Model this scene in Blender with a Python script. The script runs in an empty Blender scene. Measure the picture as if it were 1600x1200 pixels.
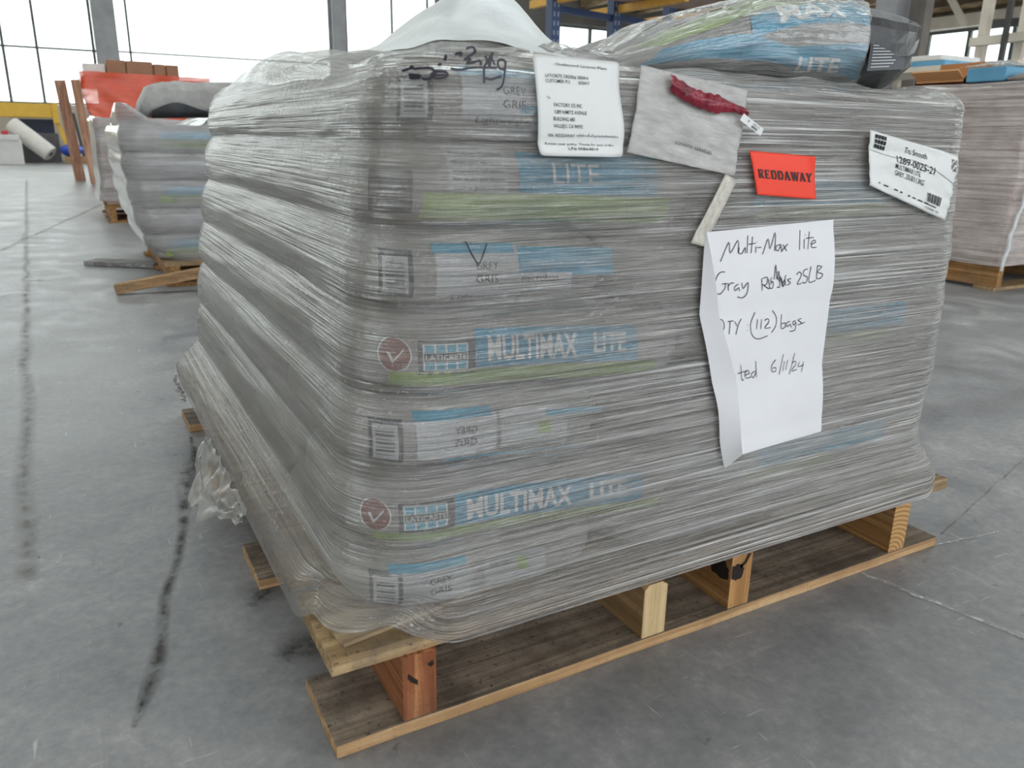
import bpy, bmesh, math, random
import numpy as np
from mathutils import Vector, Matrix, noise

random.seed(7)
SC = bpy.context.scene
COL = SC.collection

# ------------------------------------------------------------------ camera
F_PX = 1230.478
CAM = np.array([-0.174696, -0.681274, 0.632619])
YAW, PITCH, ROLL = 0.508093, 0.300741, 0.017526
_fw = np.array([math.sin(YAW)*math.cos(PITCH), math.cos(YAW)*math.cos(PITCH), -math.sin(PITCH)])
_r = np.array([math.cos(YAW), -math.sin(YAW), 0.0])
_u = np.cross(_r, _fw)
_R = math.cos(ROLL)*_r + math.sin(ROLL)*_u
_U = -math.sin(ROLL)*_r + math.cos(ROLL)*_u
cd = bpy.data.cameras.new('camera')
cam = bpy.data.objects.new('camera', cd)
COL.objects.link(cam)
cd.sensor_fit = 'HORIZONTAL'
cd.sensor_width = 36.0
cd.lens = F_PX/1600*36.0
cd.clip_start = 0.02
cd.clip_end = 300
cam.matrix_world = Matrix(((_R[0], _U[0], -_fw[0], CAM[0]), (_R[1], _U[1], -_fw[1], CAM[1]),
                           (_R[2], _U[2], -_fw[2], CAM[2]), (0, 0, 0, 1)))
SC.camera = cam
cd.dof.use_dof = True
cd.dof.focus_distance = 1.25
cd.dof.aperture_fstop = 9.0

def at(px, py, ax, v):
    """world point seen at photo pixel (px,py) on the plane  axis=v"""
    d = _fw*F_PX + _R*(px-800) - _U*(py-600)
    t = (v-CAM[ax])/d[ax]
    return CAM + d*t

# ------------------------------------------------------------------ light
SC.view_settings.view_transform = 'Standard'
SC.view_settings.look = 'None'
SC.view_settings.gamma = 1.0
SC.view_settings.use_curve_mapping = False
SC.view_settings.exposure = -0.62
world = bpy.data.worlds.new('sky')
SC.world = world
world.use_nodes = True
bg = world.node_tree.nodes['Background']
bg.inputs['Color'].default_value = (0.93, 0.97, 1.0, 1)
bg.inputs['Strength'].default_value = 5.0

# ------------------------------------------------------------------ materials
def newmat(name):
    m = bpy.data.materials.new(name)
    m.use_nodes = True
    nt = m.node_tree
    return m, nt, nt.nodes['Principled BSDF'], nt.nodes['Material Output']

def nd(nt, typ, ins=None, **props):
    n = nt.nodes.new(typ)
    for k, v in props.items():
        setattr(n, k, v)
    for k, v in (ins or {}).items():
        s = n.inputs[k]
        if hasattr(v, 'is_output'):
            nt.links.new(v, s)
        else:
            s.default_value = v
    return n

def ramp(nt, fac, stops):
    n = nt.nodes.new('ShaderNodeValToRGB')
    e = n.color_ramp.elements
    while len(e) < len(stops):
        e.new(0.5)
    for el, (p, c) in zip(e, stops):
        el.position = p
        el.color = (*c, 1) if len(c) == 3 else c
    nt.links.new(fac, n.inputs['Fac'])
    return n.outputs['Color']

def mapping(nt, src, scale, rot=(0, 0, 0)):
    tc = nd(nt, 'ShaderNodeTexCoord')
    return nd(nt, 'ShaderNodeMapping', {'Vector': tc.outputs[src], 'Scale': scale, 'Rotation': rot}).outputs[0]

def noi(nt, vec, scale=1.0, detail=3.0, rough=0.55, dist=0.0):
    return nd(nt, 'ShaderNodeTexNoise', {'Vector': vec, 'Scale': scale, 'Detail': detail, 'Roughness': rough, 'Distortion': dist}).outputs['Fac']

def math_(nt, op, a, b=0.0, clamp=False):
    n = nd(nt, 'ShaderNodeMath', {0: a, 1: b}, operation=op)
    n.use_clamp = clamp
    return n.outputs[0]

def mixc(nt, fac, a, b, mode='MIX'):
    n = nt.nodes.new('ShaderNodeMix')
    n.data_type = 'RGBA'
    n.blend_type = mode
    for s, v in (('Factor', fac), ('A', a), ('B', b)):
        sock = [i for i in n.inputs if i.name == s and (i.type == ('VALUE' if s == 'Factor' else 'RGBA'))][0]
        if hasattr(v, 'is_output'):
            nt.links.new(v, sock)
        else:
            sock.default_value = (*v, 1) if not isinstance(v, (int, float)) else v
    return [o for o in n.outputs if o.type == 'RGBA'][0]

def plain(name, col, rough=0.6, spec=0.4, metal=0.0, var=0.12, vs=8.0, bump=0.0, bs=40.0):
    m, nt, p, o = newmat(name)
    v = mapping(nt, 'Object', (1, 1, 1))
    n = noi(nt, v, vs, 4)
    c = ramp(nt, n, [(0.3, tuple(x*(1-var) for x in col)), (0.7, tuple(min(1, x*(1+var)) for x in col))])
    nt.links.new(c, p.inputs['Base Color'])
    p.inputs['Roughness'].default_value = rough
    p.inputs['Specular IOR Level'].default_value = spec
    p.inputs['Metallic'].default_value = metal
    if bump:
        b = nd(nt, 'ShaderNodeBump', {'Height': noi(nt, v, bs, 4), 'Strength': bump, 'Distance': 0.004})
        nt.links.new(b.outputs[0], p.inputs['Normal'])
    return m

def wood(name, c1, c2, axis, dirt=0.35, dirtcol=(0.10, 0.085, 0.07), fine=90.0):
    m, nt, p, o = newmat(name)
    sc = {'x': (2.5, fine, fine), 'y': (fine, 2.5, fine), 'z': (fine, fine, 2.5)}[axis]
    v = mapping(nt, 'Object', sc)
    g = noi(nt, v, 1.0, 4, 0.6, 0.6)
    c = ramp(nt, g, [(0.34, tuple(x*0.72 for x in c1)), (0.47, c1), (0.64, c2)])
    v2 = mapping(nt, 'Object', (1, 1, 1))
    d = noi(nt, v2, 11.0, 8, 0.72)
    dm = nd(nt, 'ShaderNodeMapRange', {'Value': d, 1: 0.44, 2: 0.62, 3: 0.0, 4: dirt}).outputs[0]
    c = mixc(nt, dm, c, dirtcol)
    sp = noi(nt, v2, 130.0, 3, 0.6)
    c = mixc(nt, nd(nt, 'ShaderNodeMapRange', {'Value': sp, 1: 0.60, 2: 0.72, 3: 0.0, 4: min(1.0, dirt*1.2)}).outputs[0], c, tuple(x*0.5 for x in dirtcol))
    nt.links.new(c, p.inputs['Base Color'])
    p.inputs['Roughness'].default_value = 0.78
    p.inputs['Specular IOR Level'].default_value = 0.25
    b = nd(nt, 'ShaderNodeBump', {'Height': g, 'Strength': 0.35, 'Distance': 0.003})
    nt.links.new(b.outputs[0], p.inputs['Normal'])
    return m

def film(name, base, lo, hi, streak=0.0, sbase=(0.80, 0.80, 0.79), tint=(0.95, 0.95, 0.94), rough=0.2, us=2.2, zs=110.0, bump=0.5, ior=0.5, dist=0.004, patch=0.45, fior=1.45):
    """clear stretch film: part see-through, part milky, drawn out in fine level streaks"""
    m, nt, p, o = newmat(name)
    v = mapping(nt, 'UV', (us, zs, 1))
    v2 = mapping(nt, 'UV', (us*2.3, zs*3.1, 1))
    v3 = mapping(nt, 'UV', (5, 9, 1))
    v4 = mapping(nt, 'UV', (90, 110, 1))
    s = noi(nt, v, 1.0, 3, 0.6, 0.3)
    f = noi(nt, v2, 1.0, 2, 0.6)
    pt = noi(nt, v3, 1.0, 4, 0.6)
    cr = noi(nt, v4, 1.0, 3, 0.6)
    mix = math_(nt, 'ADD', math_(nt, 'MULTIPLY', s, 1-patch), math_(nt, 'MULTIPLY', pt, patch))
    op = nd(nt, 'ShaderNodeMapRange', {'Value': mix, 1: 0.36, 2: 0.64, 3: lo, 4: hi}).outputs[0]
    cb = mixc(nt, pt, tuple(x*0.86 for x in base), base)
    if streak:
        sv = mapping(nt, 'UV', (us*0.75, zs*1.7, 1))
        sn = noi(nt, sv, 1.0, 4, 0.7, 0.2)
        sp_ = noi(nt, mapping(nt, 'UV', (2.2, 7, 1)), 1.0, 3, 0.6)
        sn = math_(nt, 'ADD', sn, math_(nt, 'MULTIPLY', math_(nt, 'SUBTRACT', sp_, 0.5), 0.35))
        sm = nd(nt, 'ShaderNodeMapRange', {'Value': sn, 1: 0.51, 2: 0.62, 3: 0.0, 4: streak}).outputs[0]
        # the flat side is stretched into fine white lines, the bulging side has dusty bands with its shade painted in
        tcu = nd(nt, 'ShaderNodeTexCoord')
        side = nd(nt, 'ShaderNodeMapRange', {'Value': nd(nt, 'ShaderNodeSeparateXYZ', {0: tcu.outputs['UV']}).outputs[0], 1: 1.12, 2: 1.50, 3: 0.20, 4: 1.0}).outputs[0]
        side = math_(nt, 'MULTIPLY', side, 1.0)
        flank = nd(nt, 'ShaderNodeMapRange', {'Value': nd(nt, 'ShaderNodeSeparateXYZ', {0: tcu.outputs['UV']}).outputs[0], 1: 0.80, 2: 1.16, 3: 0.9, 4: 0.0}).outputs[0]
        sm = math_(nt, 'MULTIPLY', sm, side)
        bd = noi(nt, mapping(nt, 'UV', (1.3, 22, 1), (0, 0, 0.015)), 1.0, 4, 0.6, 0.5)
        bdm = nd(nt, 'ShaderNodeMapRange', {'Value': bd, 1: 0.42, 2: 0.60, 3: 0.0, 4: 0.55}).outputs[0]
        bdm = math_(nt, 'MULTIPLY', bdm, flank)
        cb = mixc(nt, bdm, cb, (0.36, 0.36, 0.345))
        cb = mixc(nt, math_(nt, 'MULTIPLY', math_(nt, 'SUBTRACT', 0.82, bdm, True), flank), cb, (0.15, 0.125, 0.10))  # dark brown tone paints shade onto the bulging side, over its dust
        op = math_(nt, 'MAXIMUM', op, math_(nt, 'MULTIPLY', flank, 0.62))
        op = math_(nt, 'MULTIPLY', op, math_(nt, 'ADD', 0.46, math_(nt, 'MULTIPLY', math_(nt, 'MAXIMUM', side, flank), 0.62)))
        # crumpled white flecks
        cm = noi(nt, mapping(nt, 'UV', (150, 190, 1)), 1.0, 2, 0.5)
        cp = noi(nt, mapping(nt, 'UV', (9, 14, 1)), 1.0, 2, 0.5)
        ck = math_(nt, 'MULTIPLY', nd(nt, 'ShaderNodeMapRange', {'Value': cm, 1: 0.55, 2: 0.70, 3: 0.0, 4: 0.6}).outputs[0],
                   nd(nt, 'ShaderNodeMapRange', {'Value': cp, 1: 0.52, 2: 0.62, 3: 0.0, 4: 1.0}).outputs[0])
        cb = mixc(nt, ck, cb, (0.72, 0.71, 0.68))
        op = math_(nt, 'MAXIMUM', op, ck)
        cb = mixc(nt, sm, cb, sbase)
        op = math_(nt, 'MAXIMUM', op, math_(nt, 'MULTIPLY', sm, 0.85))
    nt.links.new(cb, p.inputs['Base Color'])
    p.inputs['Roughness'].default_value = rough
    p.inputs['Specular IOR Level'].default_value = ior
    h = math_(nt, 'ADD', s, math_(nt, 'MULTIPLY', f, 0.35))
    h = math_(nt, 'ADD', h, math_(nt, 'MULTIPLY', cr, 0.22))
    b = nd(nt, 'ShaderNodeBump', {'Height': h, 'Strength': bump, 'Distance': dist})
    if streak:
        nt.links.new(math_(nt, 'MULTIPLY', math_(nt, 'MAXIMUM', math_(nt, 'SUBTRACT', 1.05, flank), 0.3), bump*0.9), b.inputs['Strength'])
    nt.links.new(b.outputs[0], p.inputs['Normal'])
    tr = nd(nt, 'ShaderNodeBsdfTransparent', {'Color': (*tint, 1)})
    gl = nd(nt, 'ShaderNodeBsdfGlossy', {'Color': (1, 1, 1, 1), 'Roughness': rough*0.8, 'Normal': b.outputs[0]})
    lw = nd(nt, 'ShaderNodeLayerWeight', {'Normal': b.outputs[0]})
    f0 = ((fior-1)/(fior+1))**2
    fres = math_(nt, 'ADD', f0, math_(nt, 'MULTIPLY', math_(nt, 'POWER', lw.outputs['Facing'], 5.0), 1-f0))
    frf = fres
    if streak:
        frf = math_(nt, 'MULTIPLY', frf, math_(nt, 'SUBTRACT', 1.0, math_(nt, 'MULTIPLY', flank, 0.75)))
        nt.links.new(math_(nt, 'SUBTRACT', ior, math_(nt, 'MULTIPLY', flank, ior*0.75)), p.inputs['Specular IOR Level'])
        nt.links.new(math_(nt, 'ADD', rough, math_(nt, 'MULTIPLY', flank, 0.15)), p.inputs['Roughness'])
    mx1 = nd(nt, 'ShaderNodeMixShader', {0: frf, 1: tr.outputs[0], 2: gl.outputs[0]})
    mx = nd(nt, 'ShaderNodeMixShader', {0: op, 1: mx1.outputs[0], 2: p.outputs[0]})
    nt.links.new(mx.outputs[0], o.inputs['Surface'])
    return m

def concrete():
    m, nt, p, o = newmat('concrete')
    v = mapping(nt, 'Object', (1, 1, 1))
    big = noi(nt, v, 1.1, 5, 0.6)
    mid = noi(nt, v, 6.0, 8, 0.68, 0.4)
    fine = noi(nt, v, 60.0, 6, 0.7)
    vs = mapping(nt, 'Object', (3, 70, 1), (0, 0, 0.5))
    scr = noi(nt, vs, 1.0, 4, 0.7)
    vs2 = mapping(nt, 'Object', (55, 4, 1), (0, 0, 0.25))
    scr2 = noi(nt, vs2, 1.0, 4, 0.7)
    t = math_(nt, 'ADD', math_(nt, 'MULTIPLY', big, 0.30), math_(nt, 'MULTIPLY', mid, 0.46))
    t = math_(nt, 'ADD', t, math_(nt, 'MULTIPLY', fine, 0.24))
    t = math_(nt, 'ADD', math_(nt, 'MULTIPLY', math_(nt, 'SUBTRACT', t, 0.5), 1.45), 0.5)
    c = ramp(nt, t, [(0.30, (0.14, 0.145, 0.152)), (0.48, (0.245, 0.249, 0.255)), (0.58, (0.315, 0.316, 0.316)), (0.70, (0.46, 0.458, 0.452))])
    sm = nd(nt, 'ShaderNodeMapRange', {'Value': scr, 1: 0.60, 2: 0.74, 3: 0.0, 4: 0.5}).outputs[0]
    sm = math_(nt, 'MULTIPLY', sm, nd(nt, 'ShaderNodeMapRange', {'Value': mid, 1: 0.45, 2: 0.6}).outputs[0])
    c = mixc(nt, sm, c, (0.47, 0.47, 0.46))
    sm2 = nd(nt, 'ShaderNodeMapRange', {'Value': scr2, 1: 0.62, 2: 0.74, 3: 0.0, 4: 0.35}).outputs[0]
    c = mixc(nt, sm2, c, (0.12, 0.12, 0.12))
    w1 = noi(nt, mapping(nt, 'Object', (14, 130, 1), (0, 0, 0.9)), 1.0, 3, 0.6)
    w2 = noi(nt, mapping(nt, 'Object', (120, 12, 1), (0, 0, 0.35)), 1.0, 3, 0.6)
    wm = noi(nt, v, 3.3, 3, 0.6)
    for w_, l0 in ((w1, 0.50), (w2, 0.46)):
        k_ = math_(nt, 'MULTIPLY', nd(nt, 'ShaderNodeMapRange', {'Value': w_, 1: 0.66, 2: 0.73, 3: 0.0, 4: 0.75}).outputs[0],
                   nd(nt, 'ShaderNodeMapRange', {'Value': wm, 1: l0, 2: l0+0.12}).outputs[0])
        c = mixc(nt, k_, c, (0.56, 0.56, 0.55))
    sp = noi(nt, v, 23.0, 3, 0.5)
    sm3 = nd(nt, 'ShaderNodeMapRange', {'Value': sp, 1: 0.70, 2: 0.76, 3: 0.0, 4: 0.7}).outputs[0]
    c = mixc(nt, sm3, c, (0.07, 0.07, 0.068))
    nt.links.new(c, p.inputs['Base Color'])
    r = nd(nt, 'ShaderNodeMapRange', {'Value': mid, 1: 0.3, 2: 0.7, 3: 0.27, 4: 0.55}).outputs[0]
    nt.links.new(r, p.inputs['Roughness'])
    p.inputs['Specular IOR Level'].default_value = 0.5
    b = nd(nt, 'ShaderNodeBump', {'Height': math_(nt, 'ADD', fine, mid), 'Strength': 0.12, 'Distance': 0.004})
    nt.links.new(b.outputs[0], p.inputs['Normal'])
    return m

def stain(name, col, amount, scale=30.0):
    m, nt, p, o = newmat(name)
    v = mapping(nt, 'Object', (1, 1, 1))
    n = noi(nt, v, scale, 5, 0.7)
    tc = nd(nt, 'ShaderNodeTexCoord')
    sx = nd(nt, 'ShaderNodeSeparateXYZ', {0: tc.outputs['UV']})
    e = math_(nt, 'SUBTRACT', 1.0, math_(nt, 'ABSOLUTE', math_(nt, 'SUBTRACT', math_(nt, 'MULTIPLY', sx.outputs[0], 2.0), 1.0)))
    f = math_(nt, 'MULTIPLY', nd(nt, 'ShaderNodeMapRange', {'Value': n, 1: 0.38, 2: 0.62, 3: 0.0, 4: amount}).outputs[0], e)
    f = math_(nt, 'MINIMUM', math_(nt, 'MULTIPLY', f, 1.6), 1.0)
    p.inputs['Base Color'].default_value = (*col, 1)
    p.inputs['Roughness'].default_value = 0.7
    tr = nd(nt, 'ShaderNodeBsdfTransparent')
    mx = nd(nt, 'ShaderNodeMixShader', {0: f, 1: tr.outputs[0], 2: p.outputs[0]})
    nt.links.new(mx.outputs[0], o.inputs['Surface'])
    return m

M = {}
M['concrete'] = concrete()
M['crack'] = stain('crack_dirt', (0.05, 0.046, 0.04), 0.55)
M['joint'] = stain('joint_dirt', (0.15, 0.13, 0.10), 0.32)
M['chalk'] = stain('chalk_scuff', (0.62, 0.62, 0.61), 0.9, 60)
M['deck'] = wood('pallet_deck_wood', (0.34, 0.23, 0.115), (0.52, 0.37, 0.20), 'x', 0.75, (0.15, 0.12, 0.09))
M['bottom'] = wood('pallet_bottom_wood', (0.22, 0.175, 0.13), (0.35, 0.285, 0.215), 'x', 0.7, (0.075, 0.06, 0.05))
M['edge'] = wood('pallet_cut_edge', (0.44, 0.27, 0.13), (0.62, 0.42, 0.23), 'x', 0.35, (0.22, 0.13, 0.07))
M['pine_red'] = wood('stringer_red_pine', (0.30, 0.115, 0.045), (0.47, 0.21, 0.09), 'y', 0.3)
M['pine_red_end'] = wood('stringer_red_pine_end', (0.27, 0.095, 0.04), (0.50, 0.23, 0.10), 'z', 0.5, (0.10, 0.05, 0.03), 60)
M['pine_pale'] = wood('stringer_pale_pine', (0.30, 0.185, 0.085), (0.44, 0.29, 0.14), 'y', 0.3)
M['pine_pale_end'] = wood('stringer_pale_pine_end', (0.52, 0.38, 0.19), (0.66, 0.50, 0.28), 'z', 0.1)
M['pine_or'] = wood('stringer_orange_pine', (0.33, 0.17, 0.06), (0.50, 0.28, 0.11), 'y', 0.4)
M['pine_or_end'] = wood('stringer_orange_pine_end', (0.42, 0.22, 0.08), (0.58, 0.34, 0.14), 'z', 0.2)
def ringwood():
    m, nt, p, o = newmat('stringer_growth_rings')
    v = mapping(nt, 'Object', (1, 1, 1))
    w = nd(nt, 'ShaderNodeTexWave', {'Vector': nd(nt, 'ShaderNodeMapping', {'Vector': v, 'Location': (-0.90, 0, -0.012), 'Scale': (1, 0, 1)}).outputs[0],
                                     'Scale': 42.0, 'Distortion': 1.2, 'Detail': 2.0}, wave_type='RINGS', rings_direction='Y')
    c = ramp(nt, w.outputs['Fac'], [(0.2, (0.36, 0.19, 0.065)), (0.8, (0.56, 0.34, 0.14))])
    nt.links.new(c, p.inputs['Base Color'])
    p.inputs['Roughness'].default_value = 0.8
    return m
M['ring_end'] = ringwood()
M['knot'] = plain('dark_knot', (0.018, 0.010, 0.008), 0.7, bump=0.6, bs=120)
M['bag'] = plain('bag_grey_paper', (0.34, 0.335, 0.325), 0.55, var=0.25, vs=14, bump=0.35, bs=55)
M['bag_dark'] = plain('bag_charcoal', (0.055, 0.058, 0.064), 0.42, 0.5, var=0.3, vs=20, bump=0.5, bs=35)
M['bag_tan'] = plain('bag_back_grey', (0.21, 0.195, 0.175), 0.6, var=0.3, vs=10, bump=0.4, bs=45)
M['blue'] = plain('print_blue', (0.05, 0.36, 0.56), 0.45, var=0.2, vs=20)
M['cyan'] = plain('print_cyan', (0.10, 0.42, 0.58), 0.45)
M['green'] = plain('print_green', (0.30, 0.43, 0.12), 0.5, var=0.25, vs=20)
M['white'] = plain('print_white', (0.78, 0.80, 0.80), 0.5, var=0.05)
M['panel'] = plain('print_pale_panel', (0.50, 0.52, 0.54), 0.5, var=0.1)
M['slate'] = plain('print_slate', (0.07, 0.08, 0.095), 0.5)
M['redp'] = plain('print_dull_red', (0.26, 0.10, 0.09), 0.5)
M['ink'] = plain('ink_black', (0.012, 0.012, 0.014), 0.5)
M['inkgrey'] = plain('ink_faded', (0.10, 0.10, 0.11), 0.5)
M['marker'] = plain('marker_violet_black', (0.02, 0.017, 0.032), 0.4)
M['paper'] = plain('paper_white', (0.80, 0.81, 0.84), 0.6, var=0.03, bump=0.06, bs=30)
M['label'] = plain('label_white', (0.78, 0.80, 0.79), 0.45, var=0.03, bump=0.12, bs=60)
M['orange_label'] = plain('label_fluorescent_red', (0.95, 0.065, 0.03), 0.5, var=0.04)
M['maroon'] = plain('red_strip', (0.22, 0.012, 0.03), 0.3, 0.6, var=0.5, vs=60, bump=0.7, bs=120)
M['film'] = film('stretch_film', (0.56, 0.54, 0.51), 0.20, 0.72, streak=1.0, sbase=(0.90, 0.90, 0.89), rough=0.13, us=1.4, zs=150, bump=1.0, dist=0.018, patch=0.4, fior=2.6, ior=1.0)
M['film_clear'] = film('loose_clear_film', (0.66, 0.66, 0.65), 0.10, 0.50, rough=0.18, us=4, zs=40, bump=0.8, dist=0.012, fior=1.8)
M['film_tail'] = film('torn_film', (0.46, 0.44, 0.41), 0.20, 0.65, rough=0.35, ior=0.4, fior=1.4, us=14, zs=30, bump=0.35, dist=0.006)
M['film_white'] = film('white_plastic_sheet', (0.86, 0.91, 0.92), 0.72, 0.97, rough=0.35, us=10, zs=25, bump=0.6)
M['pouch'] = film('pouch_film', (0.84, 0.83, 0.81), 0.50, 0.85, rough=0.2, us=2.2, zs=5, bump=0.5, dist=0.02, fior=1.6)
M['tape'] = film('tape_film', (0.80, 0.77, 0.68), 0.55, 0.85, rough=0.2, us=2, zs=6, bump=0.2)
M['film_far'] = film('stretch_film_far', (0.50, 0.495, 0.50), 0.32, 0.72, us=3, zs=60)
M['film_pink'] = film('stretch_film_over_cartons', (0.84, 0.75, 0.72), 0.35, 0.85, us=1.5, zs=55, bump=1.0, dist=0.02, fior=1.7)
M['film_orange'] = film('orange_stretch_film', (0.85, 0.11, 0.045), 0.8, 1.0, rough=0.3, us=3, zs=20)
M['carton'] = plain('carton', (0.36, 0.19, 0.115), 0.75, var=0.1)
M['carton_tan'] = plain('carton_tan', (0.62, 0.32, 0.14), 0.75, var=0.06)
M['carton_in'] = plain('carton_inside', (0.46, 0.21, 0.08), 0.75, var=0.06)
M['carton_dusky'] = plain('carton_dusky', (0.44, 0.31, 0.26), 0.75, var=0.15)
M['steel_grey'] = plain('painted_steel_grey', (0.30, 0.30, 0.31), 0.5, var=0.15, vs=3)
M['steel_dark'] = plain('dark_steel', (0.055, 0.052, 0.05), 0.5)
M['steel_brown'] = plain('brown_steel', (0.13, 0.115, 0.10), 0.5, var=0.2, vs=3)
M['mullion'] = plain('window_steel', (0.10, 0.11, 0.10), 0.5)
M['wall'] = plain('wall_plaster_dark', (0.12, 0.11, 0.10), 0.8, var=0.2, vs=1)
M['wall_pale'] = plain('wall_plaster_pale', (0.50, 0.46, 0.41), 0.8, var=0.1, vs=1)
M['ceil'] = plain('ceiling_boards', (0.18, 0.14, 0.10), 0.85, var=0.3, vs=1)
M['timber'] = wood('roof_timber', (0.34, 0.24, 0.14), (0.52, 0.39, 0.25), 'y', 0.3, fine=12)
M['cream'] = plain('cream_paint', (0.72, 0.65, 0.55), 0.6, var=0.1, vs=3)
M['rack_blue'] = plain('rack_blue', (0.02, 0.05, 0.14), 0.4)
sm_, snt, sp_, so_ = newmat('rack_blue_perforated')
stc = nd(snt, 'ShaderNodeTexCoord')
sxyz = nd(snt, 'ShaderNodeSeparateXYZ', {0: stc.outputs['Generated']})
fz_ = math_(snt, 'GREATER_THAN', math_(snt, 'FRACT', math_(snt, 'MULTIPLY', sxyz.outputs[2], 37.0)), 0.5)
fx_ = math_(snt, 'LESS_THAN', math_(snt, 'ABSOLUTE', math_(snt, 'SUBTRACT', math_(snt, 'ABSOLUTE', math_(snt, 'SUBTRACT', sxyz.outputs[0], 0.5)), 0.22)), 0.09)
snt.links.new(mixc(snt, math_(snt, 'MULTIPLY', fz_, fx_), (0.02, 0.05, 0.14), (0.22, 0.26, 0.33)), sp_.inputs['Base Color'])
M['rack_slots'] = sm_
M['rack_yellow'] = plain('rack_yellow', (0.80, 0.44, 0.07), 0.45)
M['yellow'] = plain('yellow_paint', (0.72, 0.44, 0.06), 0.5, var=0.08)
M['roll'] = plain('white_fabric', (0.72, 0.69, 0.65), 0.8, var=0.06, bump=0.3, bs=8)
M['white_box'] = plain('white_carton', (0.76, 0.74, 0.72), 0.7, var=0.05)
M['navy'] = plain('dark_blue_crate', (0.03, 0.035, 0.06), 0.6)
M['greybox'] = plain('charcoal_box', (0.10, 0.095, 0.10), 0.6)
M['redthing'] = plain('red_plastic', (0.55, 0.04, 0.06), 0.4)
M['bluebag'] = plain('blue_plastic', (0.03, 0.09, 0.50), 0.35)
M['pinkwood'] = wood('rosy_post', (0.42, 0.22, 0.14), (0.60, 0.36, 0.25), 'z', 0.15, fine=25)
M['plank'] = wood('plank_wood', (0.36, 0.22, 0.11), (0.52, 0.34, 0.18), 'x', 0.3, fine=60)
M['plank_grey'] = wood('grey_plank', (0.22, 0.215, 0.21), (0.40, 0.39, 0.38), 'x', 0.2, fine=60)
M['skyblue'] = plain('blue_box_paint', (0.13, 0.36, 0.55), 0.5)
M['chip'] = wood('chipboard', (0.34, 0.25, 0.15), (0.50, 0.39, 0.25), 'x', 0.6, (0.2, 0.16, 0.11), 40)
gm, gnt, gp, go = newmat('window_glass')
gtr = nd(gnt, 'ShaderNodeBsdfTransparent', {'Color': (0.97, 0.99, 0.97, 1)})
ggl = nd(gnt, 'ShaderNodeBsdfGlossy', {'Roughness': 0.02})
gmx = nd(gnt, 'ShaderNodeMixShader', {0: 0.05, 1: gtr.outputs[0], 2: ggl.outputs[0]})
gnt.links.new(gmx.outputs[0], go.inputs['Surface'])
M['glass'] = gm

# ------------------------------------------------------------------ helpers
def link_mesh(name, verts, faces, mat, parent=None, smooth=False, uvs=None, fmat=None):
    me = bpy.data.meshes.new(name)
    me.from_pydata([tuple(v) for v in verts], [], faces)
    mats = mat if isinstance(mat, (list, tuple)) else [mat]
    for m in mats:
        me.materials.append(M[m] if isinstance(m, str) else m)
    if fmat is not None:
        me.polygons.foreach_set('material_index', fmat)
    if smooth:
        me.polygons.foreach_set('use_smooth', [True]*len(me.polygons))
    if uvs is not None:
        ul = me.uv_layers.new(name='UVMap')
        li = np.empty(len(me.loops), dtype=np.int32)
        me.loops.foreach_get('vertex_index', li)
        ul.data.foreach_set('uv', np.asarray(uvs, dtype=np.float32)[li].ravel())
    me.update()
    o = bpy.data.objects.new(name, me)
    COL.objects.link(o)
    if parent is not None:
        o.parent = parent
    return o

def tag(o, label, cat, group=None, kind=None):
    o['label'] = label
    o['category'] = cat
    if group:
        o['group'] = group
    if kind:
        o['kind'] = kind
    return o

def empty(name, loc=(0, 0, 0)):
    """root of a thing; stays at the world origin in the parts' frame so parts keep world coordinates"""
    o = bpy.data.objects.new(name, None)
    COL.objects.link(o)
    o.empty_display_size = 0.1
    return o

def struct(o):
    o['kind'] = 'structure'
    return o

def bm_obj(name, bm, mat, parent=None, smooth=False):
    bmesh.ops.recalc_face_normals(bm, faces=bm.faces)
    me = bpy.data.meshes.new(name)
    bm.to_mesh(me)
    bm.free()
    mats = mat if isinstance(mat, (list, tuple)) else [mat]
    for m in mats:
        me.materials.append(M[m])
    if smooth:
        me.polygons.foreach_set('use_smooth', [True]*len(me.polygons))
    o = bpy.data.objects.new(name, me)
    COL.objects.link(o)
    if parent is not None:
        o.parent = parent
    return o

def add_box(bm, lo, hi, mtx=None, bev=0.0, mi=0, jitter=0.0, cuts=0):
    r = bmesh.ops.create_cube(bm, size=1.0)
    vs = r['verts']
    c = [(a+b)/2 for a, b in zip(lo, hi)]
    s = [b-a for a, b in zip(lo, hi)]
    for v in vs:
        v.co = Vector((c[0]+v.co.x*s[0], c[1]+v.co.y*s[1], c[2]+v.co.z*s[2]))
    fs = set(f for v in vs for f in v.link_faces)
    if bev > 0:
        es = set(e for v in vs for e in v.link_edges)
        r2 = bmesh.ops.bevel(bm, geom=list(es), offset=bev, segments=2, affect='EDGES', profile=0.6)
        fs = set(f for f in r2['faces']) | set(f for v in r2['verts'] for f in v.link_faces)
        vs = list(set(v for f in fs for v in f.verts))
    for f in fs:
        f.material_index = mi
    if mtx is not None:
        for v in vs:
            v.co = mtx @ v.co
    if jitter:
        for v in vs:
            v.co += Vector((random.uniform(-1, 1), random.uniform(-1, 1), random.uniform(-1, 1)))*jitter
    return vs

def box(name, lo, hi, mat, parent=None, mtx=None, bev=0.0):
    bm = bmesh.new()
    add_box(bm, lo, hi, mtx, bev)
    return bm_obj(name, bm, mat, parent)

def beam_mtx(a, b):
    """matrix whose local x runs from a to b (unit scale), z up as far as possible"""
    a, b = Vector(a), Vector(b)
    x = (b-a).normalized()
    up = Vector((0, 0, 1)) if abs(x.z) < 0.95 else Vector((0, 1, 0))
    y = up.cross(x).normalized()
    z = x.cross(y)
    m = Matrix((x, y, z)).transposed().to_4x4()
    m.translation = a
    return m, (b-a).length

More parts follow.
